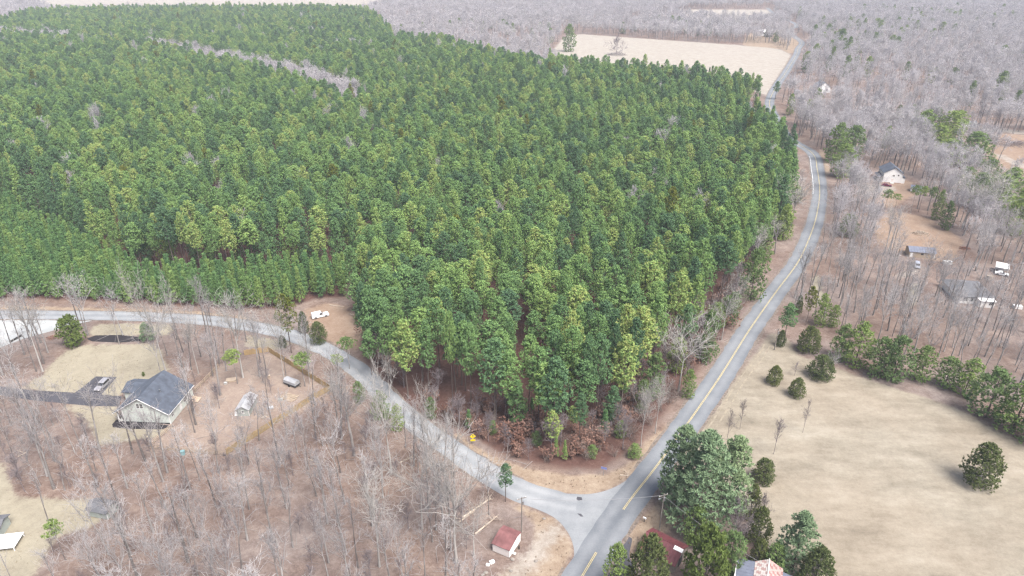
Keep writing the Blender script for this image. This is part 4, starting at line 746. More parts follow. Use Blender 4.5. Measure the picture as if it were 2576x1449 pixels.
# ------------------------------------------------------------------ buildings
def root_at(name, A, B, label, cat, z=0, group=None):
    (ax, ay), (bx, by) = A, B
    r = empty(name, (ax, ay, z), math.atan2(by - ay, bx - ax), label, cat, group); return r, math.hypot(bx - ax, by - ay)
def window(parent, x, y, z, w, h, face='y', s=-1, panes=(2, 2), fm='white'):
    """frame with recessed panes on a wall facing -y (face y, s=-1) or +x (face x, s=1)"""
    f = MB(); t = .07
    def bx(mb, u0, u1, z0, z1, d0, d1):
        a, b = sorted((s * d0, s * d1))
        if face == 'y': mb.box(x + u0, x + u1, y + a, y + b, z0, z1)
        else: mb.box(x + a, x + b, y + u0, y + u1, z0, z1)
    for u0, u1, z0, z1 in ((-t, w + t, z - t, z), (-t, w + t, z + h, z + h + t), (-t, 0, z, z + h), (w, w + t, z, z + h)): bx(f, u0, u1, z0, z1, .004, .07)
    for i in range(1, panes[0]): bx(f, w * i / panes[0] - .05, w * i / panes[0] + .05, z, z + h, .012, .06)
    for i in range(1, panes[1]): bx(f, 0, w, z + h * i / panes[1] - .03, z + h * i / panes[1] + .03, .010, .056)
    fo = f.build('window', M[fm], parent); g = MB(); bx(g, 0, w, z, z + h, .003, .009); g.build('pane', M['glass'], fo); return fo
def door(parent, x, y, z, w, h, m='white', face='y', s=-1):
    d = MB(); a, b = sorted((s * .003, s * .06))
    if face == 'y': d.box(x, x + w, y + a, y + b, z, z + h)
    else: d.box(x + a, x + b, y, y + w, z, z + h)
    o = d.build('door', M[m], parent); k = MB(); q = s * .09
    k.tube((x + w * .85, y + q, z + h * .47) if face == 'y' else (x + q, y + w * .85, z + h * .47), (x + w * .85, y + q * .5, z + h * .47) if face == 'y' else (x + q * .5, y + w * .85, z + h * .47), .04); k.build('handle', M['steel'], o); return o
def siding_boards(parent, x0, x1, y, z0, z1fun, m, step=.45, s=-1):
    """clapboards, each a thin board clipped to the wall outline"""
    b = MB(); z = z0
    while z < 20:
        l, r = z1fun(z + step)
        l, r = max(l, x0), min(r, x1)
        if r - l < .3: break
        a, c = sorted((y + s * .004, y + s * .03)); b.box(l, r, a, c, z, z + step - .03); z += step
    return tag(b.build('siding', m, parent), kind='stuff')
def roof_panels(parent, q0, q1, q2, q3, n, m, t=.08, rib=.05, name='roof'):
    """a roof slope (eave q0-q1, ridge q3-q2) made of n metal panels with raised seams"""
    e0, e1, r1, r0 = map(Vector, (q0, q1, q2, q3)); base = MB().slab([e0, e1, r1, r0], t).build(name, m, parent); nr = (e1 - e0).cross(r0 - e0).normalized()
    if nr.z < 0: nr = -nr
    for i in range(n):
        a, b = i / n + .004, (i + 1) / n - .004; p = MB(); lift = nr * .035
        p.slab([e0.lerp(e1, a) + lift, e0.lerp(e1, b) + lift, r0.lerp(r1, b) + lift, r0.lerp(r1, a) + lift], .03)
        p.tube(e0.lerp(e1, a) + lift * 1.5, r0.lerp(r1, a) + lift * 1.5, rib, n=5); p.build('roof_panel', m, base)
    return base
def shingle_roof(parent, q0, q1, q2, q3, rows, m, t=.16, name='roof'):
    """shingled slope: stepped courses, each overlapping the one below"""
    e0, e1, r1, r0 = map(Vector, (q0, q1, q2, q3)); nr = (e1 - e0).cross(r0 - e0).normalized()
    if nr.z < 0: nr = -nr
    base = MB().slab([e0, e1, r1, r0], t).build(name, m, parent); c = MB()
    for i in range(rows):
        a, b = i / rows, (i + 1) / rows
        c.slab([e0.lerp(r0, a) + nr * .07, e1.lerp(r1, a) + nr * .07, e1.lerp(r1, b) + nr * .03, e0.lerp(r0, b) + nr * .03], .025)
    tag(c.build('shingle_courses', m, base), kind='stuff'); return base
def trimline(parent, p, q, m='white', r=.09): return MB().tube(p, q, r, n=4).build('trim', M[m], parent)

# sage gabled house, lower left
h, Lw = root_at('sage_house', G(300, 1062), G(430, 1067), 'sage green gabled house with dark blue shingled roof below the lawn', 'house', .45)
D = 12.4; ev, rg, mid = 3.05, 7.4, 6.9; ov = .45
wall = MB(); wall.prism([(1.6, -.45), (Lw, -.45), (Lw, ev), (mid, rg - .12), (1.6, ev + .55), ], 'y', 0, D).build('wall', M['siding'], h)
fd = MB(); fd.box(1.62, Lw - .02, -.02, D, -.5, -.05).build('foundation', M['dark'], h)
sl = (rg - ev) / mid
siding_boards(h, 1.62, Lw - .14, 0, .05, lambda z: (max(1.62, (z - ev) / sl + .2) if z > ev + .5 else 1.62, Lw - .14 if z < ev else Lw - (z - ev) / sl - .2), M['siding'])
e = ev - ov * sl
shingle_roof(h, (Lw + ov, D + .5, e), (Lw + ov, -.5, e), (mid, -.5, rg), (mid, D + .5, rg), 22, M['shingle'])
shingle_roof(h, (-ov - .3, -.5, e - .2), (-ov - .3, D + .5, e - .2), (mid, D + .5, rg), (mid, -.5, rg), 22, M['shingle'])
for a, b in (((-ov - .3, -.53, e - .2), (mid, -.53, rg)), ((Lw + ov, -.53, e), (mid, -.53, rg)), ((Lw + ov + .03, -.5, e), (Lw + ov + .03, D + .5, e))): trimline(h, a, b)
for y in (.15, 3.2, 6.2, 8.3): MB().box(-.1, .12, y, y + .22, -.45, ev - .25).build('porch_post', M['white'], h)
MB().box(-.12, 1.62, .1, 8.6, -.2, -.05).build('porch_floor', M['concrete'], h); MB().box(-.12, .12, .1, 8.6, ev - .25, ev + .02).build('porch_beam', M['white'], h)
MB().box(Lw - .16, Lw + .03, -.035, .12, -.45, ev).build('corner_board', M['white'], h); MB().box(1.58, 1.76, -.035, .1, -.45, ev + .3).build('corner_board', M['white'], h)
window(h, 5.9, -.03, 4.35, 1.7, 1.25); window(h, Lw, 1.2, .9, .85, 1.5, 'x', 1); window(h, Lw, 7.6, .9, 1.6, 1.4, 'x', 1)
door(h, Lw, 5.2, 0, 1, 2.1, 'white', 'x', 1)
vp = MB().tube((9.6, 5.2, 5.2), (9.6, 5.2, 6.5), .09); vp.box(9.45, 9.75, 5.05, 5.35, 6.5, 6.56); vp.build('vent_pipe', M['steel'], h)
g = MB(); g.box(-3.3, 1.58, 9.0, 14.6, -.45, 2.6); g.build('garage_wall', M['siding'], h)
shingle_roof(h, (-3.7, 8.5, 2.7), (1.5, 8.5, 2.7), (1.5, 11.9, 3.9), (-3.7, 11.9, 3.9), 9, M['shingle'], name='garage_roof'); shingle_roof(h, (1.5, 15.0, 2.7), (-3.7, 15.0, 2.7), (-3.7, 11.9, 3.9), (1.5, 11.9, 3.9), 9, M['shingle'], name='garage_roof')
st = MB()
for i in range(4): st.box(Lw + .06, Lw + 2.6, 9.3 - i * .0, 11.6, -.30 + i * .0, -.16) if i == 0 else st.box(Lw + .06, Lw + .4 * (4 - i) + .6, 9.4, 11.5, -.16 + (i - 1) * .16 + .002, -.16 + i * .16)
st.build('back_deck', M['rail'], h)

# red-roofed white shed by the junction
h, Lw = root_at('white_shed', G(1239.3, 1386.4), G(1281.2, 1404.2), 'small white shed with faded red roof beside the dirt track', 'shed', .12)
D, e0, rz_, ry, e1 = 4.9, 2.1, 2.85, 3.4, 2.45
MB().prism([(0, 0), (D, 0), (D, e1 - .08), (ry, rz_ - .08), (0, e0 - .08)], 'x', 0, Lw).build('wall', M['cream'], h)
MB().prism([(0.02, .1), (D - .02, .1), (D - .02, e1 - .1), (ry, rz_ - .1), (.02, e0 - .1)], 'x', Lw - .01, Lw + .02).build('lit_gable_end', M['white'], h)  # side towards the light painted whiter than the cream walls
roof_panels(h, (-.2, -.15, e0 - .03), (Lw + .12, -.15, e0 - .03), (Lw + .12, ry, rz_), (-.2, ry, rz_), 6, M['red2'], rib=.025); roof_panels(h, (Lw + .12, D + .15, e1 - .03), (-.2, D + .15, e1 - .03), (-.2, ry, rz_), (Lw + .12, ry, rz_), 6, M['red2'], rib=.025)
for x, y in ((.3, .3), (Lw - .3, .3), (.3, D - .3), (Lw - .3, D - .3)): MB().box(x - .2, x + .2, y - .2, y + .2, -.12, 0).build('block', M['concrete'], h)
door(h, Lw + .02, 2.9, .1, .85, 1.8, 'white', 'x', 1); MB().box(Lw + .05, Lw + .75, 1.1, 1.7, .05, .12).build('step', M['concrete'], h)
t = empty('old_tyre', (*G(1306, 1380), .0), 0, 'old car tyre leaning on the red-roofed shed', 'tyre'); k = MB()
for i in range(14):
    a, b = 6.2832 * i / 14, 6.2832 * (i + 1) / 14; k.tube((0, .34 * math.cos(a), .40 + .34 * math.sin(a)), (0, .34 * math.cos(b), .40 + .34 * math.sin(b)), .09, n=6)
k.build('rubber_ring', M['black'], t); MB().tube((-.06, 0, .40), (.06, 0, .40), .2, n=12).build('rim', M['steel'], t)
def rock_like(name, u, v, s, m, label, cat, seed=0):
    rg_ = random.Random(seed); k = MB(); n = 9; x, y = G(u, v); rings = [(.9, 0), (1, .3), (.75, .65), (.3, .85)]; V = []
    for r, z in rings: V += [((r + rg_.uniform(-.15, .15)) * s * math.cos(6.2832 * i / n), (r + rg_.uniform(-.15, .15)) * s * math.sin(6.2832 * i / n) * .8, z * s * .7) for i in range(n)]
    V.append((0, 0, s * .62)); F = [(j * n + i, j * n + (i + 1) % n, (j + 1) * n + (i + 1) % n, (j + 1) * n + i) for j in range(3) for i in range(n)] + [(3 * n + i, 3 * n + (i + 1) % n, 4 * n) for i in range(n)]
    k.add(V, F); return tag(k.build(name, M[m], loc=(x, y, .02)), label, cat)
def bx_thing(name, u, v, w, d, hh, m, label, cat, rz=0):
    r = MB(); r.box(-w / 2, w / 2, -d / 2, d / 2, 0, hh * .75); r.prism([(-w / 2 - .05, hh * .75), (w / 2 + .05, hh * .75), (w / 2 - .1, hh), (-w / 2 + .1, hh)], 'y', -d / 2 - .04, d / 2 + .04)
    return tag(r.build(name, M[m], loc=(*G(u, v), .02), rz=rz), label, cat)
bx_thing('storage_tub', 1238, 1416, .95, .6, .5, 'white', 'white plastic tub lying left of the red-roofed shed', 'tub', .5); bx_thing('storage_tub', 1227, 1423, .7, .5, .4, 'cream', 'smaller off-white tub lying beside the larger white one', 'tub', -.2)
for i, (u, v, s, lb) in enumerate([(1222, 1441, .5, 'long pale rock at the bottom end of the dirt track'), (1214, 1447, .45, 'pale rock at the picture edge below the shed'), (1289, 1408, .5, 'pale rock resting against the front of the shed'), (1369, 1305, .4, 'pale stone in the grass below the junction'), (1285, 1437, .4, 'white stone on the dirt track'), (1348, 1412, .45, 'pale boulder on the right side of the dirt track')]): rock_like('rock', u, v, s, 'pole', lb, 'rock', i)

# maroon metal barn
A = G(1629, 1337.7, 4); B = G(1716.8, 1382.5, 4); h, Lw = root_at('barn', A, B, 'barn with maroon ribbed metal roof behind the dark spruce', 'barn')
MB().prism([(-3.1, 0), (2.4, 0), (2.4, 2.7), (0, 3.9), (-3.1, 2.3)], 'x', .1, Lw - .15).build('wall', M['pole'], h)
roof_panels(h, (-.2, -3.4, 2.35), (Lw + .2, -3.4, 2.35), (Lw + .2, 0, 4.05), (-.2, 0, 4.05), 10, M['metal_red'], rib=.05); roof_panels(h, (Lw + .2, 2.9, 2.6), (-.2, 2.9, 2.6), (-.2, 0, 4.05), (Lw + .2, 0, 4.05), 10, M['metal_red'], rib=.05)
MB().slab([(Lw - 1.6, -.75, 3.83), (Lw + .25, -.75, 3.83), (Lw + .25, -.02, 4.2), (Lw - 1.6, -.02, 4.2)], .04).build('ridge_patch', M['white'], h)
MB().tube((-.2, 0, 4.1), (Lw + .2, 0, 4.1), .09, n=6).build('ridge_cap', M['metal_red'], h)
for i in range(7): MB().box(Lw - .14, Lw - .08, -2.9 + i * .75, -2.25 + i * .75, .05, 2.3).build('wall_board', M['pole'], h)
door(h, Lw - .06, -1.0, 0, 1.6, 2.1, 'dark', 'x', 1)

# farmhouse at the bottom edge
A = G(1868, 1403.6, 4); B = G(1900.5, 1413.3, 4); h, Lw = root_at('farmhouse', A, B, 'farmhouse with blue-grey metal porch roof and checkered pink shingles', 'house')
MB().box(-.4, 2.3, -7.5, -.2, 0, 3.3).build('porch_wall', M['cream'], h); MB().box(2.35, 9.2, -9, -.15, 0, 3.4).build('wall', M['cream'], h)
roof_panels(h, (-.8, 0, 3.55), (-.8, -8, 3.55), (2.35, -8, 4.05), (2.35, 0, 4.05), 10, M['metal_blue'], rib=.03, name='porch_roof')
MB().box(-.95, -.8, -8, .05, 3.42, 3.58).build('gutter', M['white'], h)
def tile_slope(parent, q0, q1, q2, q3, nr, nc, ma, mb):
    e0, e1, r1, r0 = map(Vector, (q0, q1, q2, q3)); n_ = (e1 - e0).cross(r0 - e0).normalized(); n_ = -n_ if n_.z < 0 else n_
    base = MB().slab([e0, e1, r1, r0], .14).build('roof', M[ma], parent); cache = {}
    for i in range(nr):
        for j in range(nc):
            a, b = i / nr, min(1, (i + 1.12) / nr); sh = .5 / nc if i % 2 else 0; c, d = max(0, (j - .5) / nc + sh), min(1, (j + .5) / nc + sh - .006)
            if d - c < .01: continue
            P = lambda s, t, l: e0.lerp(e1, s).lerp(r0.lerp(r1, s), t) + n_ * l
            k = MB(); k.slab([P(c, a, .075), P(d, a, .075), P(d, b, .035), P(c, b, .035)], .03); k.build('shingle', M[mb if (i + j * 2) % 3 == 0 else ma], base)
tile_slope(h, (2.4, 0, 4.1), (2.4, -9, 4.1), (4.7, -8.4, 5.5), (4.7, .15, 5.5), 6, 14, 'shingle_pale', 'shingle_pink')
tile_slope(h, (7.4, -9, 4.0), (7.4, .3, 4.0), (4.7, .15, 5.5), (4.7, -8.4, 5.5), 7, 14, 'shingle_pink', 'pink')
MB().slab([(7.45, -9, 3.9), (9.6, -9, 3.5), (9.6, -.4, 3.5), (7.45, -.4, 3.9)], .1).build('side_roof', M['metal_blue'], h); MB().tube((4.7, .2, 5.56), (4.7, -8.4, 5.56), .12, n=6).build('ridge_cap', M['cream'], h)

# white gabled house, upper right
h, Lw = root_at('white_house', G(2219, 459), G(2266, 462), 'tall white gabled house with dark roof behind the maroon car', 'house')
D, ev, rg = 10.5, 5.5, 8.3; mid = 4.7; sl = (rg - ev) / mid
MB().prism([(0, 0), (Lw, 0), (Lw, ev), (mid, rg - .1), (0, ev)], 'y', 0, D).build('wall', M['white'], h)
siding_boards(h, .05, Lw - .05, 0, .3, lambda z: (max(.05, (z - ev) / sl + .2) if z > ev else .05, Lw - .05 if z < ev else Lw - (z - ev) / (rg - ev) * (Lw - mid) - .2), M['white'], .4)
shingle_roof(h, (-.5, -.4, ev - .3), (-.5, D + .4, ev - .3), (mid, D + .4, rg), (mid, -.4, rg), 14, M['shingle']); shingle_roof(h, (Lw + .5, D + .4, ev - .3), (Lw + .5, -.4, ev - .3), (mid, -.4, rg), (mid, D + .4, rg), 14, M['shingle'])
MB().box(Lw + .01, Lw + 1.7, .5, 5, 0, 3.0).build('side_room', M['white'], h); shingle_roof(h, (Lw + 1.9, 5.3, 2.95), (Lw + 1.9, .2, 2.95), (Lw + .04, .2, 3.9), (Lw + .04, 5.3, 3.9), 5, M['shingle'], name='side_roof')
MB().box(-2.0, -.02, 1, 8.5, 0, .35).build('porch_floor', M['concrete'], h); shingle_roof(h, (-2.2, .8, 2.7), (-2.2, 8.8, 2.7), (-.03, 8.8, 3.4), (-.03, .8, 3.4), 5, M['shingle'], name='porch_roof')
for y in (1.1, 3.4, 5.8, 8.2): MB().box(-1.95, -1.8, y, y + .15, .35, 2.7).build('porch_post', M['white'], h)
window(h, 4.2, -.03, 3.6, 1.0, .8, panes=(2, 1)); window(h, 6.7, -.03, 3.9, .6, .8, panes=(1, 2), fm='cream'); door(h, 4.0, -.03, .3, 1.0, 2.1, 'cream'); MB().box(3.7, 5.3, -1.6, -.06, 0, .3).build('doorstep', M['concrete'], h); MB().box(-.02, Lw + .02, -.045, .05, 0, .28).build('foundation', M['brick'], h)
tag(tree('leafy', *G(2214, 454), 2.2, 1.3, 'round green shrub at the left corner of the white gabled house'), cat='shrub'); tag(tree('cedar', *G(2209, 449), 2.4, 1.2, 'dark shrub behind the round one at the white house'), cat='shrub')
h, Lw = root_at('grey_shed', G(2290, 482), G(2316, 485), 'low grey-roofed shed half hidden by pines below the white house', 'shed')
MB().box(0, 5.5, 0, 3.5, 0, 2).build('wall', M['white'], h); roof_panels(h, (-.2, -.2, 2), (5.7, -.2, 2), (5.7, 3.7, 2.6), (-.2, 3.7, 2.6), 6, M['metal_blue'], rib=.03); door(h, 2, 0, 0, 1.2, 1.9, 'grey_wall')

# tan metal shed
h, Lw = root_at('tan_shed', G(2285, 646), G(2350, 651.5), 'long tan metal shed with dark grey roof on the right-hand clearing', 'shed')
D, ev, rg = 5.2, 2.5, 3.7
MB().prism([(0, 0), (D, 0), (D, ev), (D / 2, rg - .06), (0, ev)], 'x', 0, Lw).build('wall', M['tan_wall'], h)
for i in range(10): MB().box(i * Lw / 10 + .02, (i + 1) * Lw / 10 - .02, -.03, -.003, .02, ev - .1).build('wall_panel', M['tan_wall'], h)
roof_panels(h, (-.3, -.4, ev - .12), (Lw + .3, -.4, ev - .12), (Lw + .3, D / 2, rg), (-.3, D / 2, rg), 10, M['metal_blue'], rib=.03); roof_panels(h, (Lw + .3, D + .4, ev - .12), (-.3, D + .4, ev - .12), (-.3, D / 2, rg), (Lw + .3, D / 2, rg), 10, M['metal_blue'], rib=.03)
door(h, .35, -.03, .02, 1.0, 2.0); window(h, 4.3, -.03, 1.3, .8, .7, panes=(2, 1), fm='dark'); MB().box(Lw - .3, Lw + .04, -.05, .1, 0, ev - .15).build('corner_board', M['white'], h)
# grey-roofed white house among trees
h, Lw = root_at('grey_roofed_house', G(2405, 762), G(2497, 768), 'white house with wide grey shingled roof among bare trees', 'house')
MB().box(0, Lw, 0, 13, 0, 2.7).build('wall', M['white'], h); MB().box(6.2, 11.0, -2.2, -.02, 0, 2.5).build('porch_wall', M['white'], h)
R = [(-.5, -.5, 2.75), (Lw + .5, -.5, 2.75), (Lw + .5, 13.5, 2.75), (-.5, 13.5, 2.75)]; r0, r1 = (4.2, 6.5, 5.2), (Lw - 3.4, 6.5, 5.2)
shingle_roof(h, R[0], R[1], r1, r0, 12, M['shingle2']); shingle_roof(h, R[2], R[3], r0, r1, 12, M['shingle2']); MB().add([R[1], R[2], r1], [(0, 1, 2)]).add([R[3], R[0], r0], [(0, 1, 2)]).build('hip_roof', M['shingle2'], h)
MB().slab([(6, -2.5, 2.45), (11.2, -2.5, 2.45), (11.2, -.4, 2.84), (6, -.4, 2.84)], .1).build('porch_roof', M['white'], h)
MB().tube((7.2, 4.5, 4.2), (7.2, 4.5, 5.3), .12).build('vent_pipe', M['white'], h); window(h, 1.9, -.003, 1, 1.4, 1.1); window(h, 4.0, -.003, 1, 1.0, 1.1, panes=(1, 2)); door(h, 7.5, -2.2, .1, 1, 2.1, 'cream'); window(h, 9.2, -2.2, 1, 1.1, 1.1)
# carport
h, Lw = root_at('carport', G(2502, 686), G(2532, 692), 'white flat-roofed carport at the right beside the power pole', 'carport')
MB().slab([(-.3, -.3, 2.5), (Lw + .3, -.3, 2.5), (Lw + .3, 4.3, 3.0), (-.3, 4.3, 3.0)], .08).build('roof', M['white'], h)
for x in (0, Lw): [MB().box(x - .05, x + .05, y - .05, y + .05, 0, 2.4 if y < 1 else 2.85).build('post', M['white'], h) for y in (0, 4)]
MB().box(-.03, Lw + .03, 4.08, 4.14, 0, 2.8).build('back_panel', M['white'], h)
# mobile home, distant houses
h, Lw = root_at('mobile_home', G(2414, 318), G(2455, 320), 'long white mobile home at the edge of the far right woods', 'house')
MB().box(0, Lw, 0, 4.5, .4, 3.2).build('wall', M['white'], h); MB().prism([(-.2, 3.2), (4.7, 3.2), (2.25, 3.8)], 'x', -.2, Lw + .2).build('roof', M['shingle2'], h); MB().box(.1, Lw - .1, .1, 4.4, 0, .4).build('skirting', M['grey_wall'], h)
for x in (1.5, 5.5, 10.5): window(h, x, 0, 1.4, 1.6, 1.2, panes=(2, 1), fm='dark')
door(h, 8.2, 0, .5, 1.0, 2.1, 'grey_wall')
h, Lw = root_at('woodland_house', G(2057, 233), G(2087, 233), 'pale house seen through the grey trees right of the road', 'house')
MB().prism([(0, 0), (Lw, 0), (Lw, 4.5), (Lw / 2, 8.4), (0, 4.5)], 'y', 0, 11).build('wall', M['white'], h)
MB().slab([(-.5, -.4, 4.2), (-.5, 11.4, 4.2), (Lw / 2, 11.4, 8.6), (Lw / 2, -.4, 8.6)], .15).build('roof', M['steel'], h); MB().slab([(Lw + .5, 11.4, 4.2), (Lw + .5, -.4, 4.2), (Lw / 2, -.4, 8.6), (Lw / 2, 11.4, 8.6)], .15).build('roof', M['steel'], h)
window(h, 2, 0, 1.2, 1.6, 1.6); window(h, 6.5, 0, 1.2, 1.6, 1.6); door(h, 4.6, 0, 0, 1, 2.1, 'grey_wall')
h, Lw = root_at('small_outbuilding', G(2000, 236), G(2009, 236), 'tiny white outbuilding beside the pale house in the woods', 'shed')
MB().box(0, Lw, 0, 3, 0, 2.3).build('wall', M['white'], h); MB().prism([(-.3, 2.3), (3.3, 2.3), (1.5, 3.3)], 'x', -.2, Lw + .2).build('roof', M['steel'], h); door(h, 1.2, 0, 0, 1, 2, 'grey_wall')
h, Lw = root_at('distant_house', G(1908, 90), G(1931, 91), 'distant white house standing on the far field', 'house')
MB().box(0, Lw, 0, 9, 0, 5.2).build('wall', M['white'], h); MB().slab([(-.5, -.5, 5), (Lw + .5, -.5, 5), (Lw + .5, 4.5, 8), (-.5, 4.5, 8)], .15).build('roof', M['white'], h); MB().slab([(Lw + .5, 9.5, 5), (-.5, 9.5, 5), (-.5, 4.5, 8), (Lw + .5, 4.5, 8)], .15).build('roof', M['white'], h)
for x in (2, 6, 10): window(h, x, 0, 3.2, 1.2, 1.4, panes=(1, 2), fm='dark')
door(h, 7.8, 0, 0, 1.1, 2.2, 'dark')
# grey shed lower left, grey shed in the fenced yard, house corner with deck
h, Lw = root_at('grey_garden_shed', G(225, 1299), G(273, 1308), 'small grey-green shed with dark roof on the small lawn', 'shed', .1)
MB().prism([(0, 0), (3.2, 0), (3.2, 2.0), (1.6, 3.0), (0, 2.0)], 'x', 0, Lw).build('wall', M['grey_wall'], h); shingle_roof(h, (-.3, -.35, 1.85), (Lw + .3, -.35, 1.85), (Lw + .3, 1.6, 3.12), (-.3, 1.6, 3.12), 7, M['shingle2']); shingle_roof(h, (Lw + .3, 3.55, 1.85), (-.3, 3.55, 1.85), (-.3, 1.6, 3.12), (Lw + .3, 1.6, 3.12), 7, M['shingle2'])
for x in (-.02, Lw - .12): MB().box(x, x + .14, -.04, .1, 0, 1.85).build('corner_board', M['white'], h)
door(h, 1.6, 0, .05, 1.5, 1.75, 'grey_wall'); MB().prism([(.3, 0), (1.9, 0), (1.9, .12)], 'x', -.8, -.02).build('ramp', M['rail'], h)
h, Lw = root_at('yard_shed', G(598, 1047), G(628, 1047), 'grey shed with pale roof inside the fenced yard', 'shed')
MB().prism([(0, 0), (3.1, 0), (3.1, 2.2), (1.55, 3.1), (0, 2.2)], 'y', 0, 6.2).build('wall', M['grey_wall'], h); shingle_roof(h, (-.3, -.3, 2.05), (-.3, 6.5, 2.05), (1.55, 6.5, 3.2), (1.55, -.3, 3.2), 7, M['tarp']); shingle_roof(h, (3.4, 6.5, 2.05), (3.4, -.3, 2.05), (1.55, -.3, 3.2), (1.55, 6.5, 3.2), 7, M['tarp'])
window(h, 1.25, 0, .9, .6, .8, panes=(1, 2)); door(h, 2.1, 0, .05, .8, 1.8, 'grey_wall'); MB().box(3.0, 3.13, -.04, .1, 0, 2.0).build('corner_board', M['white'], h)
tag(MB().slab([(0, 0, .1), (1.3, 0, .1), (1.1, .5, 1.2), (.1, .5, 1.2)], .05).build('white_board', M['white'], loc=(*G(590, 1047), 0)), 'white board leaning left of the grey yard shed', 'board')
h, Lw = root_at('deck_house', G(-70, 1400), G(2, 1392), 'grey house corner with white deck at the left picture edge', 'house')
MB().box(-3, 3.4, 4.5, 8.4, 0, 2.4).build('wall', M['grey_wall'], h); MB().slab([(-3.4, 4.1, 2.35), (3.8, 4.1, 2.35), (3.8, 6.45, 3.2), (-3.4, 6.45, 3.2)], .14).build('roof', M['shingle2'], h); MB().slab([(3.8, 8.8, 2.35), (-3.4, 8.8, 2.35), (-3.4, 6.45, 3.2), (3.8, 6.45, 3.2)], .14).build('roof', M['shingle2'], h)
for i in range(14): MB().box(1.0 + i * .5, 1.47 + i * .5, .2, 4.4, .9, .98).build('deck_board', M['white'], h)
for x, y in ((1.1, .3), (4.5, .3), (7.8, .3), (7.8, 4.2)): MB().box(x - .07, x + .07, y - .07, y + .07, 0, .9).build('deck_post', M['white'], h)

# ------------------------------------------------------------------ vehicles
def vehicle(name, at, to, Lg, label, paint, kind):
    (x, y), (tx, ty) = at, to; r = empty(name, (x, y, .05), math.atan2(ty - y, tx - x), label, {'pickup': 'pickup truck', 'suv': 'car', 'sedan': 'car', 'van': 'car'}[kind]); w = .95 if kind == 'pickup' else .88
    H = {'pickup': (1.0, 1.85), 'suv': (.98, 1.75), 'sedan': (.85, 1.42), 'van': (.98, 1.8)}[kind]; h0, h1 = H; a = Lg / 2
    lower = [(-a, .38), (-a + .1, .3), (a - .12, .3), (a, .45), (a - .05, h0 * .78), (a - .35, h0 * .97), (a * .42, h0), (-a + .05, h0), (-a, h0 * .8)]
    b = MB(); b.prism(lower, 'y', -w, w)
    cab = {'pickup': [(-a + .08, h0 + .003), (a * .40, h0 + .003), (a * .14, h1 - .08), (a * .05, h1), (-a + .16, h1), (-a + .08, h1 - .1)], 'suv': [(-a + .06, h0 + .003), (a * .42, h0 + .003), (a * .12, h1 - .08), (a * .02, h1), (-a + .35, h1), (-a + .15, h1 - .2)],
           'sedan': [(-a + .5, h0 + .003), (a * .40, h0 + .003), (a * .05, h1 - .05), (-a * .05, h1), (-a * .45, h1 - .03)], 'van': [(-a + .06, h0 + .003), (a * .6, h0 + .003), (a * .3, h1), (-a + .2, h1)]}[kind]
    n = len(cab); wi = w - .12; V = [(p[0], -w + .01 if p[1] < h0 + .1 else -wi, p[1]) for p in cab] + [(p[0], w - .01 if p[1] < h0 + .1 else wi, p[1]) for p in cab]
    b.add(V, [tuple(range(n))[::-1], tuple(range(n, 2 * n))] + [(i, (i + 1) % n, n + (i + 1) % n, n + i) for i in range(n)]); b.build('body', M[paint], r)
    zc0, zc1 = h0 + .1, h1 - .12; x1 = a * .30; x0 = {'pickup': -a * .12, 'suv': -a + .5, 'sedan': -a * .35, 'van': -a + .6}[kind]
    for s in (-1, 1):
        yb, yt = s * (w - .004), s * (wi + .014); MB().add([(x0, yb, zc0), (x1, yb, zc0), (a * .16, yt, zc1), (x0 + .1, yt, zc1), (x0, yb - s * .05, zc0), (x1, yb - s * .05, zc0), (a * .16, yt - s * .05, zc1), (x0 + .1, yt - s * .05, zc1)], [(0, 1, 2, 3), (7, 6, 5, 4), (0, 4, 5, 1), (1, 5, 6, 2), (2, 6, 7, 3), (3, 7, 4, 0)]).build('side_window', M['glass'], r)
        MB().box(a - .14, a + .012, s * w * .62 - .16, s * w * .62 + .16, h0 * .62, h0 * .76).build('headlight', M['white'], r)
    p0, p1 = cab[1], cab[2]; d = Vector((p1[0] - p0[0], 0, p1[1] - p0[1])); nn = Vector((-d.z, 0, d.x)).normalized(); nn = -nn if nn.x < 0 else nn; A0 = Vector((p0[0], 0, p0[1])) + d * .12 + nn * .012; A1 = Vector((p0[0], 0, p0[1])) + d * .92 + nn * .012
    MB().slab([A0 + Vector((0, -wi, 0)), A0 + Vector((0, wi, 0)), A1 + Vector((0, wi - .04, 0)), A1 + Vector((0, -wi + .04, 0))], .03).build('windshield', M['glass'], r)
    MB().box(a - .1, a + .03, -w + .05, w - .05, .34, .5).build('bumper', M['steel'] if kind == 'pickup' else M['dark'], r)
    for sx in (-a * .60, a * .62):
        for s in (-1, 1):
            ty_ = MB().tube((sx, s * (w - .22), .36), (sx, s * (w + .02), .36), .37, n=16).build('wheel', M['black'], r); MB().tube((sx, s * (w + .022), .36), (sx, s * (w + .035), .36), .22, n=12).build('rim', M['steel'], ty_)
    return r
vehicle('pickup_truck', G(806, 797), G(822, 793.5), 5.6, 'white pickup truck with bed cap parked on the bare clearing', 'car_white', 'pickup')
vehicle('parked_suv', G(259, 974), G(246, 986), 5.0, 'silver vehicle with dark windows parked on the asphalt pad', 'car_silver', 'suv')
vehicle('parked_car', G(2230, 468.5), G(2243, 470), 4.7, 'maroon red car parked in front of the white gabled house', 'car_red', 'sedan')
vehicle('parked_van', G(2306, 672), G(2307, 678), 4.6, 'grey-blue car parked below the tan metal shed', 'car_blue', 'van')
vehicle('parked_car', G(2519, 692), G(2527, 693.5), 4.5, 'white car under the front of the carport', 'car_white', 'sedan')

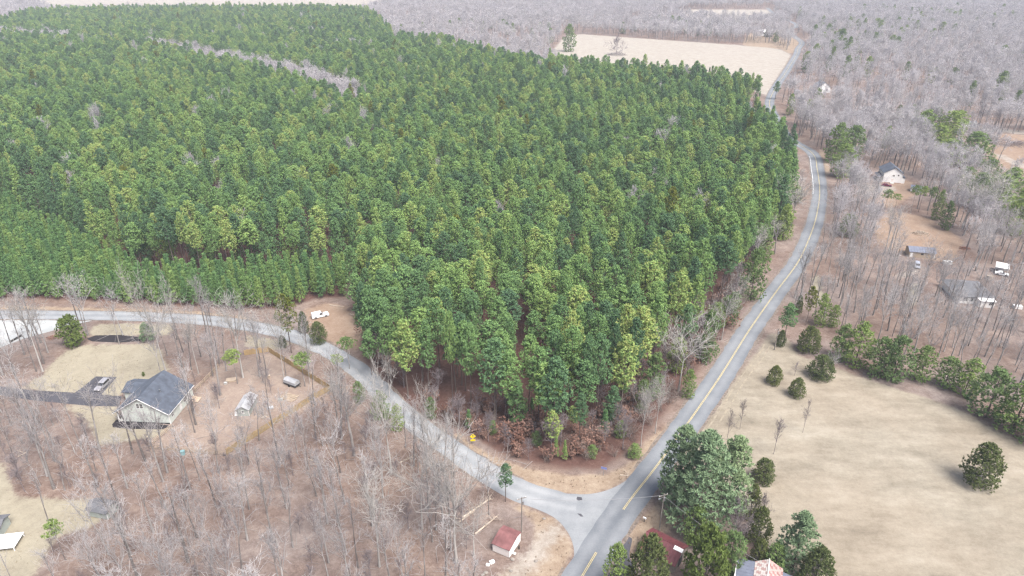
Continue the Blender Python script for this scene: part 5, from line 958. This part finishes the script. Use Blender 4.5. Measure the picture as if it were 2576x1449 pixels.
# ------------------------------------------------------------------ fences
def fence_line(kind, name, pts, label, mats, hgt_, n_panels):
    r = empty(name, (*pts[0], 0), 0, label, 'fence'); ox, oy = pts[0]
    for (x0, y0), (x1, y1), n in zip(pts[:-1], pts[1:], n_panels):
        L = math.hypot(x1 - x0, y1 - y0) / n; a = math.atan2(y1 - y0, x1 - x0)
        for i in range(n):
            px, py = x0 + (x1 - x0) * i / n - ox, y0 + (y1 - y0) * i / n - oy; key = (kind, round(L, 2), mats)
            if key not in FC:
                pb = MB(); pb.box(-.07, .07, -.07, .07, 0, hgt_ + .1); post = pb.mesh('post', M[mats]); b = MB()
                if kind == 'privacy':
                    k = int(L / .15)
                    for j in range(k):
                        t = (j + .5) / k; z = hgt_ - .28 + .30 * math.sin(math.pi * t); b.box(.08 + (L - .16) * j / k, .08 + (L - .16) * (j + 1) / k - .012, -.02 + .006 * (j % 2), .02 + .006 * (j % 2), .05, z)
                    for z in (.35, 1.3): b.box(.08, L - .08, .03, .08, z, z + .09)
                    FC[key] = (post, b.mesh('panel', M[mats]))
                else:
                    b.box(.0, L, .08, .12, -.07, .07); FC[key] = (post, b.mesh('rail', M[mats]))
            post, pn = FC[key]; put('post', post, r, (px, py, 0), a)
            if kind == 'privacy': put('panel', pn, r, (px, py, 0), a)
            else: [put('rail', pn, r, (px, py, z), a) for z in (.35, .8, 1.2)]
        px, py = x1 - ox, y1 - oy; put('post', post, r, (px, py, 0), a)
    return r
FC = {}
fence_line('privacy', 'privacy_fence', GP([(616, 894), (676.5, 884.8)]), 'fresh yellow privacy fence panels nearest the side road corner', 'wood', 1.9, [4])
fence_line('privacy', 'privacy_fence', GP([(677, 886), (831, 982)]), 'long yellow privacy fence running beside the side road', 'wood', 1.9, [10])
fence_line('privacy', 'privacy_fence', GP([(831, 983), (786, 1006), (746, 1034), (700, 1062), (650, 1095), (571, 1144)]), 'browner privacy fence with arched panels along the open woods', 'wood2', 1.9, [3, 3, 3, 3, 5])
fence_line('rail', 'rail_fence', GP([(569, 1146), (375, 1128)]), 'three-rail wooden fence along the bottom of the yard', 'rail', 1.3, [8])
fence_line('rail', 'rail_fence', GP([(375, 1127), (432, 1078)]), 'three-rail wooden fence climbing to the sage house', 'rail', 1.3, [4])
fence_line('rail', 'rail_fence', GP([(492, 986), (550, 925)]), 'three-rail wooden fence running up from the sage house', 'rail', 1.3, [5])

# ------------------------------------------------------------------ poles, signs, mailboxes and small things
def power_pole(u, v, hh, label, arm=0.6, lamp=False, yaw=.4):
    r = empty('power_pole', (*G(u, v), 0), yaw, label, 'power pole'); MB().tube((0, 0, 0), (0, 0, hh), .16, .10, 8).build('pole', M['pole'], r)
    MB().box(-1.1, 1.1, .09, .2, hh - arm, hh - arm + .12).build('crossarm', M['pole'], r)
    for x in (-.95, 0, .95): MB().tube((x, .14, hh - arm + .12), (x, .14, hh - arm + .32), .06, .04, 6).build('insulator', M['white'], r)
    MB().tube((.28, 0, hh - 2.0), (.28, 0, hh - 1.2), .2, n=10).build('transformer', M['steel'], r)
    if lamp: k = MB().tube((0, 0, hh - .9), (-1.3, -.5, hh - .5), .035); k.box(-1.6, -1.15, -.62, -.4, hh - .56, hh - .42); k.build('street_lamp_arm', M['steel'], r)
    return r
P1 = power_pole(1658, 1337, 10.5, 'wooden power pole with crossarm behind the maroon barn', .7, True); P2 = power_pole(1312, 1340, 9.8, 'weathered power pole standing behind the red-roofed shed', .5)
P3 = power_pole(2520, 669, 9.5, 'dark power pole beside the white carport', .6); P4 = power_pole(2516, 66, 13, 'tall pale pole standing in the far right woods', 1, False, 1); P5 = power_pole(2440, 30, 13, 'second pale pole further off in the far right woods', 1, False, 1)
P6 = power_pole(1948, 880, 7.5, 'thin wooden post pole at the field corner by the road', .5)
def wire(a, b, sag, label):
    k = MB(); a = Vector(a); b = Vector(b); q = a
    for i in range(1, 17):
        t = i / 16; p = a.lerp(b, t) - Vector((0, 0, sag * 4 * t * (1 - t))); k.tube(q, p, .028, n=4); q = p
    return tag(k.build('power_line', M['wire']), label, 'power line')
x1, y1 = G(1658, 1337); x2, y2 = G(1312, 1340); wire((x1, y1, 9.9), (*G(1905, 1412, 5), 5.2), .8, 'thin power line from the barn pole to the farmhouse'); wire((x1 + .4, y1, 10.1), (x2, y2, 9.5), .9, 'thin power line between the two poles at the junction')
def sign(name, u, v, hh, plates, m, label, yaw, cat='road sign'):
    r = empty(name, (*G(u, v), 0), yaw, label, cat); MB().box(-.05, .05, -.03, .03, 0, hh).build('post', M['steel'], r)
    for z, s, dia, mm in plates:
        k = MB(); P = [(0, -s), (s, 0), (0, s), (-s, 0)] if dia else [(-s, -s * .45), (s, -s * .45), (s, s * .45), (-s, s * .45)]; k.prism([(p[0], p[1] + z) for p in P], 'y', -.06, -.035); k.build('sign_plate', M[mm], r)
        if dia: q = MB(); q.box(-.05, .05, -.066, -.061, z - .3, z + .2); q.prism([(-.18, z + .15), (.18, z + .15), (0, z + .42)], 'y', -.066, -.061); q.build('sign_arrow', M['dark'], r)
    return r
sign('road_sign', 1190, 1118, 3.2, [(2.55, .75, True, 'yellow_sign'), (1.35, .6, False, 'yellow_sign')], 'steel', 'yellow diamond road sign with small plate on the verge', .15)
sign('street_sign', 1518, 1196, 2.4, [(2.2, .7, False, 'blue_sign')], 'steel', 'pale blue street name sign on the verge at the junction', -.35)
def mailbox(u, v, label, yaw):
    r = empty('mailbox', (*G(u, v), 0), yaw, label, 'mailbox'); MB().box(-.06, .06, -.06, .06, 0, 1.0).build('post', M['pole'], r); MB().prism([(-.15, 1.0), (.15, 1.0), (.15, 1.22), (.08, 1.32), (-.08, 1.32), (-.15, 1.22)], 'y', -.35, .35).build('box', M['white'], r); MB().box(.155, .18, .1, .2, 1.1, 1.3).build('flag', M['car_red'], r)
mailbox(1621, 1313, 'white mailbox on a post below the junction', .9); mailbox(168, 809, 'white mailbox by the lawn beside the side road', .2); mailbox(172, 811, 'smaller pale box beside the roadside mailbox', .3)
tag(MB().box(-.08, .08, -.08, .08, 0, 1.4).prism([(-.12, 1.4), (.12, 1.4), (0, 1.55)], 'y', -.12, .12).build('marker_post', M['wood'], loc=(*G(1696, 1326), 0)), 'short yellowish marker post at the edge of the white pines', 'post')
def log(u0, v0, u1, v1, r, label, twigs=0):
    a = Vector((*G(u0, v0), r)); b = Vector((*G(u1, v1), r * .8)); k = MB().tube(a, b, r, r * .6, 8); rg_ = random.Random(int(u0))
    for i in range(twigs):
        p = a.lerp(b, rg_.uniform(.35, 1)); d = Vector((rg_.uniform(-1, 1), rg_.uniform(-1, 1), rg_.uniform(.1, .8))) * rg_.uniform(.8, 2.2); k.tube(p, p + d, .06, .03, 4)
        for _ in range(3): e = p + d * rg_.uniform(.4, 1); k.tube(e, e + Vector((rg_.uniform(-1, 1), rg_.uniform(-1, 1), rg_.uniform(0, .7))) * .9, .03, .015, 3)
    return tag(k.build('fallen_log', M['log']), label, 'log')
log(829, 768, 865, 773, .16, 'long pale fallen log behind the white pickup truck'); log(880, 791, 893, 794, .12, 'short pale log at the right of the clearing', 2); log(1155, 1310, 1235, 1255, .26, 'fallen tree with branches behind the red-roofed shed', 16); log(1145, 1322, 1190, 1290, .18, 'broken limb lying below the fallen tree', 10); log(1195, 1345, 1250, 1300, .2, 'thick fallen branch pointing at the shed', 12); log(1005, 1165, 1040, 1150, .14, 'thin fallen trunk in the woods by the road bend', 5); log(775, 1155, 818, 1172, .12, 'pale fallen trunk in the open leaf-covered woods', 4); log(45, 1150, 68, 1138, .12, 'small fallen log in the woods left of the sage house', 2); log(1560, 1196, 1582, 1198, .14, 'bleached log on the verge by the junction', 3)
r = empty('timber_pile', (*G(728, 1000), 0), -.35, 'pile of stacked pale timber inside the privacy fence', 'timber pile')
tm = MB(); tm.box(-2.2, 2.2, -.09, .09, 0, .17); tme = tm.mesh('timber', M['rail']); rg_ = random.Random(4)
for i in range(14): put('timber', tme, r, (rg_.uniform(-.3, .3), -1.4 + .42 * (i % 7), .02 + .19 * (i // 7) + (.0 if i % 2 else .01)), rg_.uniform(-.06, .06))
r = empty('utility_trailer', (*G(735, 968), 0), -.5, 'grey covered trailer parked by the long privacy fence', 'trailer'); MB().box(-2.3, 2.3, -1, 1, .5, .75).build('bed', M['dark'], r)
MB().prism([(-1.0, .75), (1.0, .75), (.9, 1.7), (.3, 2.0), (-.4, 1.95), (-.95, 1.6)], 'x', -2.2, 2.1).build('cover', M['tarp'], r); MB().box(2.3, 3.4, -.06, .06, .5, .6).build('tow_bar', M['dark'], r)
for s in (-1, 1): MB().tube((0, s * 1.03, .36), (0, s * 1.25, .36), .36, n=14).build('wheel', M['black'], r)
def crate(u, v, w, d, hh, m, label, cat='crate', rz=0):
    r = empty('crate' if cat == 'crate' else cat.replace(' ', '_'), (*G(u, v), 0), rz, label, cat); MB().box(-w / 2, w / 2, -d / 2, d / 2, .03, hh).build('body', M[m], r); MB().box(-w / 2 - .04, w / 2 + .04, -d / 2 - .04, d / 2 + .04, hh + .004, hh + .07).build('lid', M[m], r); return r
crate(582, 958, 2.6, 1.6, .5, 'rail', 'pale yellow cover lying left in the fenced yard', 'cover', .2); crate(568, 966, .8, .6, .5, 'concrete', 'white box beside the pale yellow cover in the yard', 'box'); crate(676, 950, .9, .7, .7, 'rail', 'small pale box alone in the middle of the yard', 'box', .4); crate(461, 1144, .9, .7, 1.1, 'teal', 'pale teal box standing at the rail fence', 'box', .3)
crate(680, 1028, 1.6, .9, .4, 'tarp', 'grey cover lying right of the yard shed', 'cover', .5); crate(706, 1008, 1.0, .7, .6, 'concrete', 'white box beside the timber pile', 'box', .2); crate(672, 1017, .6, .5, .6, 'shingle_pink', 'small pinkish box between shed and timber', 'box'); crate(665, 1051, 1.4, .8, .3, 'rail', 'pale low cover at the bottom of the yard', 'cover', .6)
crate(2382, 664, 3.2, 1.2, 1.2, 'white', 'white tank lying right of the grey-blue car', 'tank', -.15); crate(2488, 702, 1.8, 1.4, 1.3, 'rail', 'pale yellow shed box left of the carport', 'box', .2); crate(2558, 775, 2.6, 1.6, 1.0, 'white', 'white covered thing at the right picture edge', 'cover', -.3)
def pile(u, v, s, m, label, n=70):
    rg_ = random.Random(int(u)); k = MB()
    for i in range(n):
        a = rg_.uniform(0, 6.28); q = rg_.uniform(0, 1) ** .6; p = Vector((math.cos(a) * q * s * 1.5, math.sin(a) * q * s * .9, (1 - q) * s * .5 + .06)); d = Vector((rg_.uniform(-1, 1), rg_.uniform(-1, 1), rg_.uniform(-.1, .4))) * s * .5; k.tube(p - d, p + d, .06, .03, 4)
    return tag(k.build('brush_pile', M[m], loc=(*G(u, v), 0)), label, 'brush pile')
pile(2314, 588, 2.4, 'log', 'grey brush pile on the right-hand clearing', 110); pile(2427, 626, 1.6, 'brick', 'reddish brush pile at the right end of the clearing'); pile(1552, 139, 8, 'purple', 'dark thicket round the tree on the distant field', 160); pile(2520, 362, 7, 'purple', 'dark thicket on the far right field', 160); pile(2560, 366, 6, 'purple', 'dark thicket at the right end of the far right field', 140); pile(1140, 1318, 1.8, 'brush', 'heap of broken branches left of the fallen tree', 80); pile(138, 850, 1.6, 'russet', 'dry russet brush beside the light green bush', 90)
r = empty('silt_fence', (*G(28, 862), 0), 0, 'low black silt fence along the pale gravel lot', 'fence'); a = Vector((0, 0, 0)); b = Vector((*G(56, 846), 0)) - Vector((*G(28, 862), 0)); MB().slab([a + Vector((0, 0, .05)), b + Vector((0, 0, .05)), b + Vector((0, 0, .75)), a + Vector((0, 0, .75))], .04).build('fabric', M['black'], r)
for i in range(5): p = a.lerp(b, i / 4); MB().box(p.x - .04, p.x + .04, p.y - .1, p.y - .04, 0, .85).build('stake', M['pole'], r)

M['track'] = mat('flattened_grass', (.30, .26, .20), .95, var=.3, scale=.7)
for o__ in (-.8, .8): ribbon('tyre_track', arc([(1760, 1120), (1815, 1040), (1868, 955), (1912, 900), (1930, 868)], 2), .42, .015, M['track'], off=o__, n=1, edge_noise=.09)
# ------------------------------------------------------------------ the air
hz = MB().box(-6600, 6600, -600, 6900, -1, 112).build('haze', None) if False else None
me = bpy.data.meshes.new('haze'); b = MB().box(-6600, 6600, -600, 6900, -1.0, 113.0); me.from_pydata(b.v, [], b.f); hm = bpy.data.materials.new('haze'); hm.use_nodes = True; t = hm.node_tree; t.nodes.clear()
pv = t.nodes.new('ShaderNodeVolumePrincipled'); pv.inputs['Density'].default_value = .00016; pv.inputs['Color'].default_value = (.80, .87, 1, 1); pv.inputs['Anisotropy'].default_value = .0
out = t.nodes.new('ShaderNodeOutputMaterial'); t.links.new(pv.outputs[0], out.inputs['Volume']); me.materials.append(hm); tag(put('haze', me), kind='stuff')
